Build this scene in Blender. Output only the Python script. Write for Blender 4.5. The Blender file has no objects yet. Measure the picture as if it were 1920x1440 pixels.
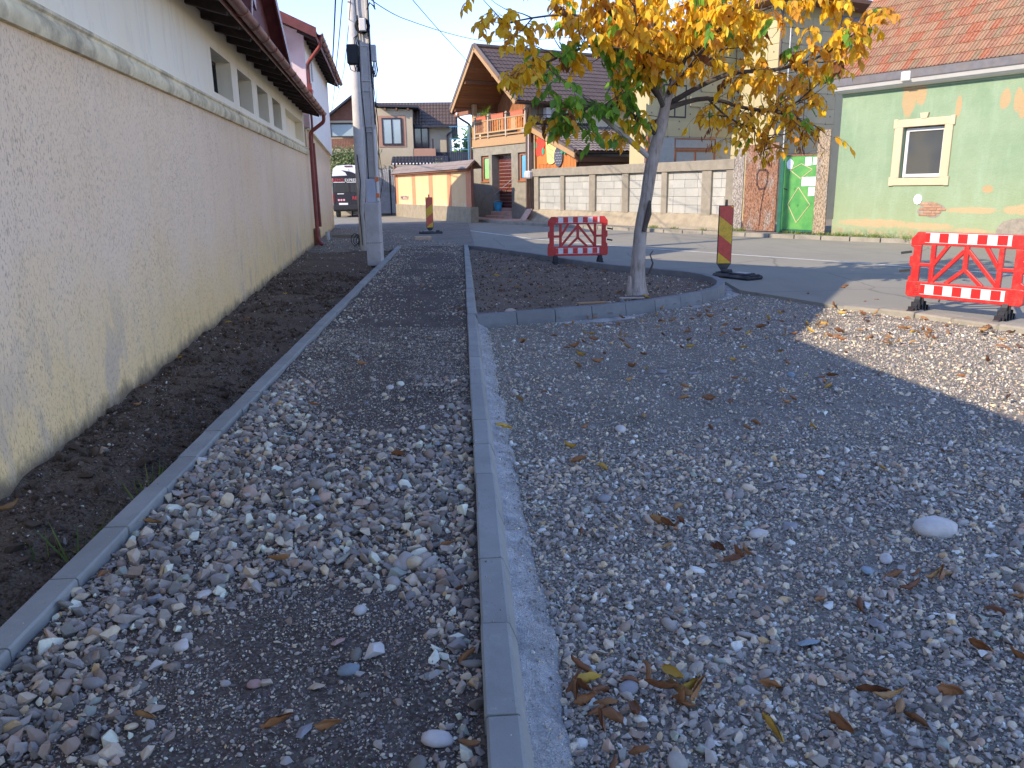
import bpy, bmesh, math, random
import numpy as np
from mathutils import Vector, Matrix, noise
from math import radians as R, sin, cos, pi, tan, atan2, hypot

random.seed(7); rng = np.random.default_rng(7)
SC = bpy.context.scene
COL = SC.collection

# ------------------------------------------------------------------ camera, world, sun, exposure
def setup():
    f, H = 1480.0, 1.6
    p, yaw, roll = math.atan(370/f), R(3.56), R(0.93)
    F = Vector((sin(yaw)*cos(p), cos(yaw)*cos(p), -sin(p)))
    r0 = Vector((cos(yaw), -sin(yaw), 0)); u0 = r0.cross(F)
    r = r0*cos(roll) - u0*sin(roll); u = u0*cos(roll) + r0*sin(roll)
    cam = bpy.data.cameras.new('camera'); co = bpy.data.objects.new('camera', cam); COL.objects.link(co)
    m = Matrix.Identity(4)
    for i in range(3):
        m[i][0] = r[i]; m[i][1] = u[i]; m[i][2] = -F[i]
    m[2][3] = H
    co.matrix_world = m
    cam.sensor_width = 36; cam.lens = 36*f/1920; cam.clip_start = .05; cam.clip_end = 2000
    SC.camera = co
    AZ, EL = 61.5, 31.0                     # the light travels towards this bearing (from +Y to +X), this high
    w = bpy.data.worlds.new('World'); SC.world = w; w.use_nodes = True
    nt = w.node_tree; bg = nt.nodes['Background']
    sky = nt.nodes.new('ShaderNodeTexSky'); sky.sky_type = 'NISHITA'; sky.sun_disc = False
    sky.sun_elevation = R(EL); sky.sun_rotation = R(AZ+180); sky.air_density = .9; sky.dust_density = 0; sky.ozone_density = 4.5
    tint = nt.nodes.new('ShaderNodeMix'); tint.data_type = 'RGBA'; tint.blend_type = 'MULTIPLY'; tint.inputs[0].default_value = 1; tint.inputs[7].default_value = (1.06, .88, .92, 1)
    nt.links.new(sky.outputs[0], tint.inputs[6]); nt.links.new(tint.outputs[2], bg.inputs[0]); bg.inputs[1].default_value = 0.15
    s = bpy.data.lights.new('sun', 'SUN'); s.energy = 2.25; s.angle = R(.5); s.color = (1, .85, .67)
    so = bpy.data.objects.new('sun', s); COL.objects.link(so)
    d = Vector((sin(R(AZ))*cos(R(EL)), cos(R(AZ))*cos(R(EL)), -sin(R(EL))))
    so.rotation_euler = d.to_track_quat('-Z', 'Y').to_euler()
    v = SC.view_settings; v.view_transform = 'Standard'; v.look = 'None'; v.gamma = 1; v.use_curve_mapping = False
    v.exposure = 1.68
    SC.cycles.max_bounces = 6; SC.cycles.diffuse_bounces = 3; SC.cycles.transparent_max_bounces = 6
setup()

# ------------------------------------------------------------------ materials
class N:
    """small node-tree writer"""
    def __init__(s, name):
        s.m = bpy.data.materials.new(name); s.m.use_nodes = True; s.t = s.m.node_tree
        s.b = s.t.nodes['Principled BSDF']; s.out = s.t.nodes['Material Output']
        s.b.inputs['Specular IOR Level'].default_value = .35
        s._geo = None
    def n(s, typ, **kw):
        x = s.t.nodes.new(typ)
        for k, v in kw.items(): setattr(x, k, v)
        return x
    def put(s, sock, v):
        if isinstance(v, bpy.types.NodeSocket): s.t.links.new(v, sock)
        elif v is not None: sock.default_value = v
    def pos(s, obj=False):
        if obj: return s.n('ShaderNodeTexCoord').outputs['Object']
        return s.n('ShaderNodeNewGeometry').outputs['Position']
    def map(s, v, sc=(1, 1, 1), rot=(0, 0, 0), loc=(0, 0, 0)):
        x = s.n('ShaderNodeMapping'); s.put(x.inputs[0], v); x.inputs[1].default_value = loc; x.inputs[2].default_value = rot; x.inputs[3].default_value = sc
        return x.outputs[0]
    def noise(s, v, scale, det=4, rough=.6, col=False, dist=0):
        x = s.n('ShaderNodeTexNoise'); s.put(x.inputs['Vector'], v); x.inputs['Scale'].default_value = scale; x.inputs['Detail'].default_value = det
        x.inputs['Roughness'].default_value = rough; x.inputs['Distortion'].default_value = dist
        return x.outputs[1 if col else 0]
    def voro(s, v, scale, feat='F1', out=0):
        x = s.n('ShaderNodeTexVoronoi'); x.feature = feat; s.put(x.inputs['Vector'], v); x.inputs['Scale'].default_value = scale
        return x.outputs[out]
    def ramp(s, v, stops, interp='LINEAR'):
        x = s.n('ShaderNodeValToRGB'); s.put(x.inputs[0], v); cr = x.color_ramp; cr.interpolation = interp
        while len(cr.elements) < len(stops): cr.elements.new(.5)
        for e, (p, c) in zip(cr.elements, stops):
            e.position = p; e.color = (c, c, c, 1) if not hasattr(c, '__len__') else (*c, 1)
        return x.outputs[0]
    def mix(s, f, a, b, mode='MIX'):
        x = s.n('ShaderNodeMix', data_type='RGBA', blend_type=mode); s.put(x.inputs[0], f)
        for k, v in ((6, a), (7, b)):
            s.put(x.inputs[k], (*v, 1) if isinstance(v, tuple) and len(v) == 3 else v)
        return x.outputs[2]
    def math(s, op, a, b=0, c=None):
        x = s.n('ShaderNodeMath', operation=op); s.put(x.inputs[0], a); s.put(x.inputs[1], b)
        if c is not None: s.put(x.inputs[2], c)
        return x.outputs[0]
    def rng(s, v, a, b, c=0., d=1.):
        x = s.n('ShaderNodeMapRange'); s.put(x.inputs[0], v)
        for i, q in enumerate((a, b, c, d)): x.inputs[i+1].default_value = q
        return x.outputs[0]
    def xyz(s, v):
        x = s.n('ShaderNodeSeparateXYZ'); s.put(x.inputs[0], v); return x.outputs
    def bump(s, h, strength=.4, dist=.01, prev=None):
        x = s.n('ShaderNodeBump'); x.inputs['Strength'].default_value = strength; x.inputs['Distance'].default_value = dist; s.put(x.inputs['Height'], h)
        if prev is not None: s.put(x.inputs['Normal'], prev)
        return x.outputs[0]
    def fin(s, col=None, rough=.85, metal=0., normal=None, spec=None):
        if col is not None: s.put(s.b.inputs['Base Color'], (*col, 1) if isinstance(col, tuple) else col)
        s.put(s.b.inputs['Roughness'], rough); s.b.inputs['Metallic'].default_value = metal
        if normal is not None: s.put(s.b.inputs['Normal'], normal)
        if spec is not None: s.b.inputs['Specular IOR Level'].default_value = spec
        return s.m

def simple(name, c, rough=.7, sc=6., var=.18, bump=.2, bsc=80., bd=.003, metal=0., dirt=None, rnd=0., spec=None):
    m = N(name); p = m.pos()
    a = tuple(x*(1-var) for x in c); b = tuple(min(1, x*(1+var)) for x in c)
    col = m.mix(m.ramp(m.noise(p, sc, 6, .65), [(.3, 0.), (.7, 1.)]), a, b)
    if rnd:
        o = m.n('ShaderNodeObjectInfo').outputs['Random']
        col = m.mix(1., col, m.ramp(o, [(0, 1-rnd), (1, 1+0*rnd)]), 'MULTIPLY')
    if dirt:
        col = m.mix(m.ramp(m.noise(p, 2.3, 8, .7), [(.48, 0.), (.68, .7)]), col, dirt)
    nm = m.bump(m.noise(p, bsc, 3), bump, bd) if bump else None
    return m.fin(col, rough, metal, nm, spec)

MT = {}
def build_materials():
    # ---- rough-cast wall of the long house
    m = N('rough_cast'); p = m.pos(); z = m.xyz(p)[2]
    big = m.noise(p, 1.1, 6, .6); st = m.noise(m.map(p, (1, 1, .22)), 7, 7, .7)
    zz = m.math('ADD', z, m.math('MULTIPLY', m.math('SUBTRACT', big, .5), 1.5))
    low = m.math('MULTIPLY', m.rng(zz, 1.25, .1), .85)
    pink = m.mix(m.ramp(m.noise(p, .55, 5), [(.35, 0.), (.62, 1.)]), (.93, .68, .42), (.93, .71, .48))
    col = m.mix(low, pink, (.92, .67, .30))
    edge = m.rng(m.math('ADD', z, m.math('MULTIPLY', m.math('SUBTRACT', st, .5), -.5)), 2.35, 2.75)
    col = m.mix(m.math('MULTIPLY', edge, .5), col, (.52, .38, .22))
    streak = m.ramp(m.noise(m.map(p, (1, 1, .16)), 4.5, 8, .75), [(.52, 0.), (.78, .22)])
    col = m.mix(streak, col, (.36, .30, .22))
    patch = m.math('MULTIPLY', m.ramp(m.noise(m.map(p, (1, 1, .5)), 2.1, 5, .6), [(.54, 0.), (.62, .55)]), m.rng(z, 1.1, .35))
    col = m.mix(patch, col, (.56, .47, .38))
    drip = m.math('MULTIPLY', m.ramp(m.noise(m.map(p, (1, 1, .10)), 16, 6, .7), [(.55, 0.), (.68, .6)]), m.rng(m.math('ADD', z, m.math('MULTIPLY', big, .5)), .75, .2))
    col = m.mix(drip, col, (.30, .23, .16))
    cr = m.ramp(m.voro(m.mix(.25, p, m.noise(p, 2.2, 5, .7, True)), .55, 'DISTANCE_TO_EDGE'), [(.0, .5), (.004, 0.)])
    col = m.mix(m.math('MULTIPLY', cr, m.ramp(m.noise(p, .8, 2), [(.60, 0.), (.64, .6)])), col, (.30, .24, .18))
    pits = m.ramp(m.noise(m.map(p, (1, 1, .42)), 75, 4, .6), [(.365, 1.), (.45, 0.)])
    col = m.mix(m.math('MULTIPLY', pits, m.rng(m.noise(p, 1.3, 3), .3, .7, .2, .7)), col, (.30, .22, .16))
    foot = m.ramp(m.math('ADD', z, m.math('MULTIPLY', m.math('SUBTRACT', m.noise(m.map(p, (1, 1, .7)), 4.2, 8, .75), .5), .42)), [(.0, 1.), (.13, 0.)])
    col = m.mix(m.math('MULTIPLY', foot, .85), col, (.20, .15, .10))
    h = m.math('ADD', m.noise(m.map(p, (1, 1, .6)), 75, 5, .7), m.math('MULTIPLY', pits, -.6))
    MT['rough_cast'] = m.fin(col, .95, 0, m.bump(h, .55, .009), .15)
    # ---- smooth cream plaster
    m = N('cream_plaster'); p = m.pos()
    col = m.mix(m.ramp(m.noise(p, 1.2, 5), [(.3, 0.), (.7, 1.)]), (.92, .79, .56), (.93, .84, .64))
    col = m.mix(m.ramp(m.noise(m.map(p, (1, 1, .18)), 5, 7, .7), [(.52, 0.), (.8, .4)]), col, (.42, .37, .30))
    MT['cream_plaster'] = m.fin(col, .9, 0, m.bump(m.noise(p, 55, 4), .22, .006), .2)
    # ---- green wall
    m = N('green_plaster'); p = m.pos(); z = m.xyz(p)[2]; o = m.pos(True); ox, oy, oz = m.xyz(o)
    b1 = m.noise(p, .9, 6, .6)
    col = m.mix(m.ramp(b1, [(.38, 0.), (.62, 1.)]), (.20, .285, .175), (.25, .325, .205))
    yel = m.math('MULTIPLY', m.rng(m.math('ADD', z, m.math('MULTIPLY', b1, 1.8)), 2.7, .9), .6)
    col = m.mix(yel, col, (.32, .35, .18))
    col = m.mix(m.ramp(m.noise(m.map(p, (1, 1, .2)), 3.2, 7, .7), [(.5, 0.), (.78, .45)]), col, (.32, .43, .30))
    def blot(cx, cz, rx, rz, soft=.25, nsc=6., amt=.55):
        dx = m.math('DIVIDE', m.math('SUBTRACT', ox, cx), rx); dz = m.math('DIVIDE', m.math('SUBTRACT', oz, cz), rz)
        d = m.math('SQRT', m.math('ADD', m.math('MULTIPLY', dx, dx), m.math('MULTIPLY', dz, dz)))
        d = m.math('ADD', d, m.math('MULTIPLY', m.math('SUBTRACT', m.noise(m.map(o, (1, 1, .45)), nsc, 6, .65), .5), amt*2))
        return m.rng(d, 1.05, 1.05-soft)
    for (cx, cz, rx, rz) in ((2.05, 3.75, .2, .5), (2.38, 3.85, .16, .34), (3.42, 3.42, .08, .28), (4.55, 3.5, .13, .25), (4.85, 3.45, .1, .3), (4.98, 3.3, .1, .3), (4.4, 1.35, .14, .1)):
        col = m.mix(m.math('MULTIPLY', blot(cx, cz, rx, rz, .2, 7, .3), .85), col, (.42, .28, .145))
    for (cx, cz, rx, rz) in ((4.1, .82, .75, .09), (5.3, .85, .5, .13), (1.4, .42, 1.3, .12), (2.9, .38, .8, .1), (4.1, .3, .5, .07)):
        col = m.mix(m.math('MULTIPLY', blot(cx, cz, rx, rz, .3, 5, .6), .8), col, (.44, .32, .18))
    col = m.mix(m.math('MULTIPLY', m.ramp(m.noise(p, 5, 7, .7), [(.47, 0.), (.58, .8)]), m.rng(z, .5, .25)), col, (.38, .29, .17))
    col = m.mix(m.math('MULTIPLY', m.ramp(m.noise(p, 9, 6, .7), [(.4, 0.), (.6, 1.)]), m.rng(z, .36, .12)), col, (.12, .15, .08))
    MT['green_plaster'] = m.fin(col, .88, 0, m.bump(m.math('ADD', m.noise(p, 24, 6, .65), m.math('MULTIPLY', m.noise(p, 2.5, 6, .6), 2.)), .5, .02), .2)
    # ---- asphalt
    m = N('asphalt'); p = m.pos()
    col = m.mix(m.ramp(m.noise(p, .5, 5, .6), [(.3, 0.), (.7, 1.)]), (.225, .215, .170), (.275, .26, .205))
    col = m.mix(m.ramp(m.noise(p, 110, 2), [(.35, 0.), (.7, .55)]), col, (.27, .25, .21))
    col = m.mix(m.ramp(m.noise(m.map(p, (1.3, .25, 1), (0, 0, R(27))), 1.2, 6, .7), [(.5, 0.), (.72, .22)]), col, (.12, .115, .105))
    cr = m.ramp(m.voro(m.mix(.12, p, m.noise(p, 1.6, 4, .6, True)), .35, 'DISTANCE_TO_EDGE'), [(.0, .45), (.006, 0.)])
    col = m.mix(cr, col, (.05, .05, .048))
    MT['asphalt'] = m.fin(col, .9, 0, m.bump(m.noise(p, 160, 2), .4, .004), .25)
    # ---- dirt kinds
    def dirt(name, a, b, c, fine=(.24, .23, .22), amt=.5, sc=1.4):
        m = N(name); p = m.pos()
        n1 = m.noise(p, sc, 8, .65)
        col = m.mix(m.ramp(n1, [(.35, 0.), (.65, 1.)]), a, b)
        col = m.mix(m.ramp(m.noise(p, 9, 8, .7), [(.5, 0.), (.7, .6)]), col, c)
        v = m.voro(p, 90, 'F1', 1)
        g = m.mix(1., m.mix(.5, (.5, .5, .5), v), fine, 'MULTIPLY')
        col = m.mix(m.math('MULTIPLY', m.ramp(m.noise(p, 60, 3), [(.45, 0.), (.55, 1.)]), amt), col, m.mix(.5, g, fine))
        h = m.math('ADD', m.noise(p, 35, 8, .75), m.math('MULTIPLY', m.voro(p, 80), -.5))
        MT[name] = m.fin(col, .97, 0, m.bump(h, .9, .014), .15)
    dirt('path_dirt', (.062, .048, .038), (.115, .092, .075), (.165, .135, .112), (.30, .26, .22), .45)
    dirt('yard_dirt', (.12, .106, .082), (.215, .19, .15), (.31, .28, .22), (.44, .41, .35), .55)
    dirt('dark_earth', (.058, .041, .027), (.135, .096, .064), (.21, .155, .105), (.32, .26, .195), .45, .9)
    dirt('island_earth', (.11, .080, .054), (.19, .14, .098), (.25, .195, .145), (.33, .28, .23), .35)
    dirt('pale_dirt', (.21, .18, .14), (.27, .24, .19), (.42, .38, .31), (.40, .38, .33), .4)
    # ---- concretes
    def conc(name, c, var=.14, stain=(.12, .11, .1), bump=.25):
        m = N(name); p = m.pos()
        a = tuple(x*(1-var) for x in c); b = tuple(x*(1+var) for x in c)
        col = m.mix(m.ramp(m.noise(p, 3.5, 7, .65), [(.3, 0.), (.7, 1.)]), a, b)
        rr = m.n('ShaderNodeObjectInfo').outputs['Random']
        col = m.mix(1., col, m.ramp(rr, [(0, .86), (1, 1.)]), 'MULTIPLY')
        col = m.mix(m.ramp(m.noise(p, 260, 2), [(.60, 0.), (.7, .5)]), col, tuple(x*.55 for x in c))
        col = m.mix(m.ramp(m.noise(p, 1.7, 8, .75), [(.55, 0.), (.72, .5)]), col, stain)
        col = m.mix(m.ramp(m.noise(p, 12, 8, .8), [(.56, 0.), (.70, .35)]), col, tuple(min(.8, x*1.5) for x in c))
        col = m.mix(m.ramp(m.noise(m.map(p, (1, .35, 1)), 6, 7, .75), [(.55, 0.), (.72, .45)]), col, tuple(x*.62 for x in c))
        MT[name] = m.fin(col, .9, 0, m.bump(m.math('ADD', m.noise(p, 150, 4), m.math('MULTIPLY', m.noise(p, 22, 6, .7), 1.5)), bump, .005), .25)
    conc('kerb_concrete', (.31, .315, .285), .12, (.36, .35, .33))
    conc('kerb_dark', (.215, .222, .215), .12, (.27, .265, .25))
    conc('kerb_pale', (.30, .275, .22), .16, (.22, .20, .17))
    m = N('haunch'); p = m.pos()
    col = m.mix(m.ramp(m.noise(p, 5, 8, .75), [(.38, 0.), (.6, 1.)]), (.44, .44, .41), (.82, .82, .78))
    v = m.voro(p, 130, 'F1'); col = m.mix(m.ramp(v, [(.1, .0), (.55, .38)]), col, (.22, .215, .21))
    col = m.mix(m.ramp(m.noise(p, 30, 6, .8), [(.52, 0.), (.6, .45)]), col, (.27, .255, .235))
    MT['haunch'] = m.fin(col, .95, 0, m.bump(m.math('ADD', m.math('MULTIPLY', v, -.8), m.noise(p, 60, 6, .8)), 1., .014), .15)
    conc('fence_concrete', (.27, .24, .185), .18, (.20, .18, .15), .6)
    conc('pole_concrete', (.56, .53, .48), .1, (.24, .24, .23))
    conc('plinth', (.31, .26, .18), .2, (.28, .24, .18), 1.)
    conc('facade_grey', (.25, .23, .18), .2, (.20, .18, .15), 1.)
    conc('aac', (.40, .395, .35), .06, (.55, .50, .42), .5)
    conc('paver', (.55, .36, .27), .15, (.40, .30, .24))
    # ---- plain things
    MT['cream_trim'] = simple('cream_trim', (.56, .44, .28), .85, 3, .12, .2, 60)
    MT['moulding'] = simple('moulding', (.74, .62, .38), .9, 5, .2, .3, 90, dirt=(.15, .12, .09))
    MT['white_paint'] = simple('white_paint', (.62, .61, .58), .5, 4, .05, .05)
    MT['white_wall'] = simple('white_wall', (.84, .80, .72), .9, 1.2, .05, .15, 70)
    MT['pink_wall'] = simple('pink_wall', (.74, .58, .55), .9, .8, .12, .15, 70)
    MT['lime_board'] = simple('lime_board', (.62, .60, .55), .8, 3, .05, .1)
    MT['dark_wood'] = simple('dark_wood', (.052, .035, .030), .8, 8, .3, .3, 40)
    MT['red_soffit'] = simple('red_soffit', (.14, .040, .036), .65, 5, .25, .2, 30)
    MT['gutter_brown'] = simple('gutter_brown', (.26, .105, .075), .42, 4, .3, .1, 30, metal=.3, dirt=(.10, .06, .05), spec=.5)
    MT['pipe_red'] = simple('pipe_red', (.24, .055, .045), .45, 5, .2, .08, 30, dirt=(.16, .06, .05))
    MT['roof_red_brown'] = simple('roof_red_brown', (.20, .075, .065), .55, 3, .2, .1)
    MT['glass_dark'] = N('glass_dark').fin((.03, .037, .042), .06, 0, None, .9)
    MT['glass_pale'] = N('glass_pale').fin((.30, .37, .38), .12, 0, None, .8)
    m = N('glass_window'); p = m.pos()
    MT['glass_window'] = m.fin(m.mix(m.ramp(m.noise(p, 1.2, 1), [(.4, 0.), (.6, 1.)]), (.055, .065, .075), (.085, .085, .075)), .05, 0, None, 1.)
    MT['frame_dark'] = simple('frame_dark', (.035, .030, .034), .5, 5, .1, 0)
    MT['frame_brown'] = simple('frame_brown', (.30, .12, .055), .6, 8, .25, .1, 40)
    MT['steel_grey'] = simple('steel_grey', (.46, .45, .44), .6, 5, .1, .06, 40, dirt=(.30, .29, .27))
    MT['galvanised'] = simple('galvanised', (.52, .53, .54), .35, 12, .12, .03, metal=.6)
    MT['black_plastic'] = simple('black_plastic', (.022, .023, .026), .5, 10, .2, .1, 60)
    MT['rubber'] = simple('rubber', (.04, .042, .045), .85, 14, .35, .5, 90, dirt=(.12, .115, .105))
    MT['cable'] = simple('cable', (.015, .015, .017), .5, 10, .1, 0)
    MT['box_blue'] = simple('box_blue', (.42, .45, .52), .6, 6, .08, 0)
    m = N('red_plastic'); p = m.pos()
    col = m.mix(m.ramp(m.noise(p, 5, 6, .7), [(.35, 0.), (.7, 1.)]), (.42, .012, .014), (.54, .025, .022))
    col = m.mix(m.ramp(m.noise(p, 28, 6, .8), [(.62, 0.), (.72, .5)]), col, (.40, .12, .09))
    col = m.mix(m.ramp(m.noise(p, 11, 8, .8), [(.5, 0.), (.68, .5)]), col, (.30, .12, .085))
    MT['red_plastic'] = m.fin(col, .42, 0, m.bump(m.noise(p, 30, 3), .08, .003), .5)
    def stripes(name, c1, c2, period, ang, lo=.5, ph=0.):
        m = N(name); o = m.pos(True); x, y, z = m.xyz(o)
        t = m.math('ADD', m.math('ADD', m.math('MULTIPLY', x, cos(ang)), m.math('MULTIPLY', z, sin(ang))), ph)
        fr = m.math('FRACT', m.math('DIVIDE', t, period))
        g = m.math('GREATER_THAN', fr, lo)
        w = m.ramp(m.noise(m.pos(), 14, 8, .8), [(.45, 1.), (.7, .62)])
        col = m.mix(1., m.mix(g, c1, c2), w, 'MULTIPLY')
        MT[name] = m.fin(col, .35, 0, None, .5)
    stripes('stripe_right_down', (.60, .06, .035), (.72, .43, .02), .50, R(52), ph=.25)
    stripes('stripe_right_up', (.72, .43, .02), (.60, .10, .05), .50, R(180-52))
    stripes('strip_red_white', (.70, .70, .70), (.60, .02, .02), .205, 0)
    # ---- wood
    def wood(name, a, b, rough=.75, stretch=(14, 14, 1.2), rnd=.25):
        m = N(name); o = m.pos()
        n1 = m.noise(m.map(o, stretch), 3, 6, .7, dist=.6)
        col = m.mix(m.ramp(n1, [(.3, 0.), (.7, 1.)]), a, b)
        rr = m.n('ShaderNodeObjectInfo').outputs['Random']
        col = m.mix(1., col, m.ramp(rr, [(0, 1-rnd), (1, 1.)]), 'MULTIPLY')
        MT[name] = m.fin(col, rough, 0, m.bump(n1, .3, .004), .3)
    wood('wood_orange', (.46, .15, .04), (.58, .23, .065))
    wood('wood_light', (.40, .24, .115), (.49, .32, .165), stretch=(2, 2, 14))
    wood('wood_soffit', (.26, .105, .042), (.38, .17, .07), stretch=(1, 1, 20))
    wood('wood_grey', (.38, .32, .25), (.50, .43, .34))
    wood('wood_brown', (.20, .085, .045), (.30, .14, .07))
    m = N('osb'); o = m.pos(True)
    v1 = m.voro(m.map(o, (24, 24, 7), (0, .35, 0)), 2.6, 'F1', 1)
    v2 = m.voro(m.map(o, (20, 20, 9), (0, -.5, 0)), 2.6, 'F1', 1)
    val = m.mix(.5, v1, v2)
    g = m.n('ShaderNodeRGBToBW'); m.put(g.inputs[0], val)
    rr = m.n('ShaderNodeObjectInfo').outputs['Color']
    g1 = m.ramp(g.outputs[0], [(.3, (.35, .34, .33)), (.5, (.75, .74, .73)), (.72, (1.15, 1.15, 1.15))])
    col = m.mix(1., rr, g1, 'MULTIPLY')
    col = m.mix(m.ramp(m.noise(m.map(o, (1, 1, .5)), 2.2, 6, .65), [(.52, 0.), (.62, .75)]), col, m.mix(1., (.30, .27, .24), g1, 'MULTIPLY'))
    MT['osb'] = m.fin(col, .85, 0, m.bump(g.outputs[0], .4, .006), .2)
    MT['spray'] = simple('spray', (.05, .035, .035), .8, 30, .4, 0)
    # ---- tiles
    m = N('clay_tile'); p = m.pos(); rr = m.n('ShaderNodeObjectInfo').outputs['Random']
    col = m.ramp(rr, [(0, (0.250, 0.117, 0.070)), (.18, (0.290, 0.173, 0.098)), (.35, (0.320, 0.148, 0.082)), (.5, (0.250, 0.148, 0.086)), (.66, (0.300, 0.102, 0.051)), (.78, (0.210, 0.143, 0.082)), (.9, (0.300, 0.158, 0.090))], 'CONSTANT')
    col = m.mix(m.ramp(m.noise(p, 14, 6, .7), [(.45, 0.), (.7, .5)]), col, (.42, .30, .22))
    MT['clay_tile'] = m.fin(col, .85, 0, m.bump(m.noise(p, 60, 4), .3, .004), .25)
    m = N('clay_tile_mass'); p = m.pos()
    col = m.mix(m.ramp(m.noise(p, 6, 6, .7), [(.4, 0.), (.6, 1.)]), (.34, .15, .09), (.44, .20, .12))
    MT['clay_tile_mass'] = m.fin(col, .85, 0, m.bump(m.noise(p, 60, 4), .3, .004), .25)
    MT['metal_tile_brown'] = simple('metal_tile_brown', (.098, .066, .046), .42, 2, .15, .05, 30, spec=.5)
    MT['metal_tile_grey'] = simple('metal_tile_grey', (.23, .185, .155), .5, 2, .18, .08, 30, spec=.45)
    MT['metal_dark'] = simple('metal_dark', (.035, .035, .045), .5, 3, .2, 0)
    MT['zinc'] = simple('zinc', (.155, .15, .155), .55, 5, .2, .05, 20, dirt=(.18, .15, .12))
    m = N('dark_brick'); p = m.pos(); rr = m.n('ShaderNodeObjectInfo').outputs['Random']
    MT['dark_brick'] = m.fin(m.ramp(rr, [(0, (.085, .020, .016)), (1, (.12, .03, .022))]), .4, 0, None, .4)
    MT['mortar_pale'] = simple('mortar_pale', (.42, .32, .26), .9, 6, .1)
    # ---- ETICS and others
    MT['etics'] = simple('etics', (.45, .39, .22), .9, 2, .05, .1, 60, rnd=.1)
    MT['etics_shade'] = simple('etics_b', (.50, .42, .26), .9, 2, .06, .1, 60, rnd=.14)
    MT['dowel'] = simple('dowel', (.16, .14, .11), .8, 4, .1, 0)
    m = N('orange_wall'); p = m.pos(); z = m.xyz(p)[2]
    col = m.mix(m.ramp(m.noise(p, 1.5, 5), [(.3, 0.), (.7, 1.)]), (.62, .40, .20), (.66, .45, .24))
    col = m.mix(m.math('MULTIPLY', m.ramp(m.noise(p, 4, 7, .7), [(.5, 0.), (.6, .8)]), m.rng(z, 1.1, .75)), col, (.66, .56, .42))
    MT['orange_wall'] = m.fin(col, .85, 0, m.bump(m.noise(p, 30, 4), .15, .008), .2)
    MT['orange_band'] = simple('orange_band', (.55, .22, .11), .85, 4, .1, .1)
    MT['beige_wall'] = simple('beige_wall', (.40, .345, .25), .9, 1.5, .06, .1, 50)
    MT['rose_wall'] = simple('rose_wall', (.36, .21, .15), .9, 1.5, .1, .1, 50)
    MT['brown_clad'] = simple('brown_clad', (.17, .075, .05), .8, 4, .2, .1, 50)
    m = N('gate_green'); p = m.pos()
    col = m.mix(m.ramp(m.noise(p, 2.5, 6, .65), [(.35, 0.), (.65, 1.)]), (.055, .24, .065), (.12, .33, .08))
    MT['gate_green'] = m.fin(col, .5, 0, m.bump(m.noise(p, 12, 4), .08, .006), .4)
    MT['gate_dark_green'] = simple('gate_dark_green', (.02, .11, .07), .55, 5, .2, 0)
    MT['rust'] = simple('rust', (.20, .10, .06), .8, 8, .3, .1)
    MT['paper'] = simple('paper', (.72, .76, .80), .8, 6, .05, 0)
    MT['brick_old'] = simple('brick_old', (.42, .24, .15), .9, 12, .25, .6, 60, rnd=.25)
    MT['render_old'] = simple('render_old', (.27, .24, .19), .95, 10, .25, .9, 50)
    MT['bucket_blue'] = simple('bucket_blue', (.05, .34, .55), .45, 6, .2, 0)
    MT['terracotta'] = simple('terracotta', (.55, .14, .07), .6, 6, .12, 0)
    MT['scaffold_blue'] = simple('scaffold_blue', (.10, .25, .38), .5, 6, .1, 0)
    for n_, c in (('fruit_red', (.62, .06, .035)), ('fruit_yellow', (.78, .56, .20)), ('fruit_dark', (.07, .075, .10)), ('fruit_green', (.02, .30, .18)), ('fruit_orange', (.68, .17, .04)), ('poster_green', (.25, .55, .18)), ('poster_blue', (.12, .36, .66)), ('pink_mark', (.75, .35, .42)), ('lamp_red', (.10, .012, .015)), ('orange_tag', (.7, .2, .08)), ('letter_white', (.75, .75, .75)), ('letter_red', (.55, .05, .06)), ('ink_blue', (.10, .11, .22)), ('blue_panel', (.14, .19, .30))):
        MT[n_] = simple(n_, c, .6, 8, .12, 0)
    m = N('van_black'); MT['van_black'] = m.fin((.022, .024, .034), .22, 0, None, .6)
    m = N('van_white'); MT['van_white'] = m.fin((.72, .74, .78), .25, 0, None, .5)
    # ---- plants
    def leafmat(name, stops, tr=.35, attr=None, rough=.55, random_out=True):
        m = N(name); p = m.pos()
        if attr:
            a = m.n('ShaderNodeAttribute', attribute_name=attr); f = a.outputs['Fac']
        else: f = m.n('ShaderNodeObjectInfo').outputs['Random']
        col = m.ramp(f, stops)
        col = m.mix(m.ramp(m.noise(p, 45, 4, .6), [(.55, 0.), (.78, .3)]), col, m.mix(1., col, (.6, .42, .3), 'MULTIPLY'))
        m.fin(col, rough, 0, None, .35)
        if tr:
            t = m.n('ShaderNodeBsdfTranslucent'); m.put(t.inputs[0], col); x = m.n('ShaderNodeMixShader'); x.inputs[0].default_value = tr
            m.t.links.new(m.b.outputs[0], x.inputs[1]); m.t.links.new(t.outputs[0], x.inputs[2]); m.t.links.new(x.outputs[0], m.out.inputs[0])
        MT[name] = m.m
    gold = [(0, (.86, .48, .015)), (.3, (.90, .60, .025)), (.55, (.84, .43, .018)), (.8, (.92, .68, .07)), (1, (.74, .34, .02))]
    grn = [(0, (.14, .32, .03)), (.5, (.27, .48, .04)), (1, (.10, .22, .04))]
    brn = [(0, (.16, .06, .02)), (.5, (.30, .12, .03)), (1, (.09, .04, .02))]
    bug = [(0, (.80, .46, .05)), (.5, (.74, .36, .035)), (1, (.56, .25, .04))]
    leafmat('leaf_gold', gold, .48); leafmat('leaf_green', grn); leafmat('leaf_brown', brn, .15); leafmat('leaf_amber', bug, .45)
    for k in ('gold', 'green', 'brown', 'amber'):
        leafmat('mass_'+k, {'gold': gold, 'green': grn, 'brown': brn, 'amber': bug}[k], .46, 'tint')
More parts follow.
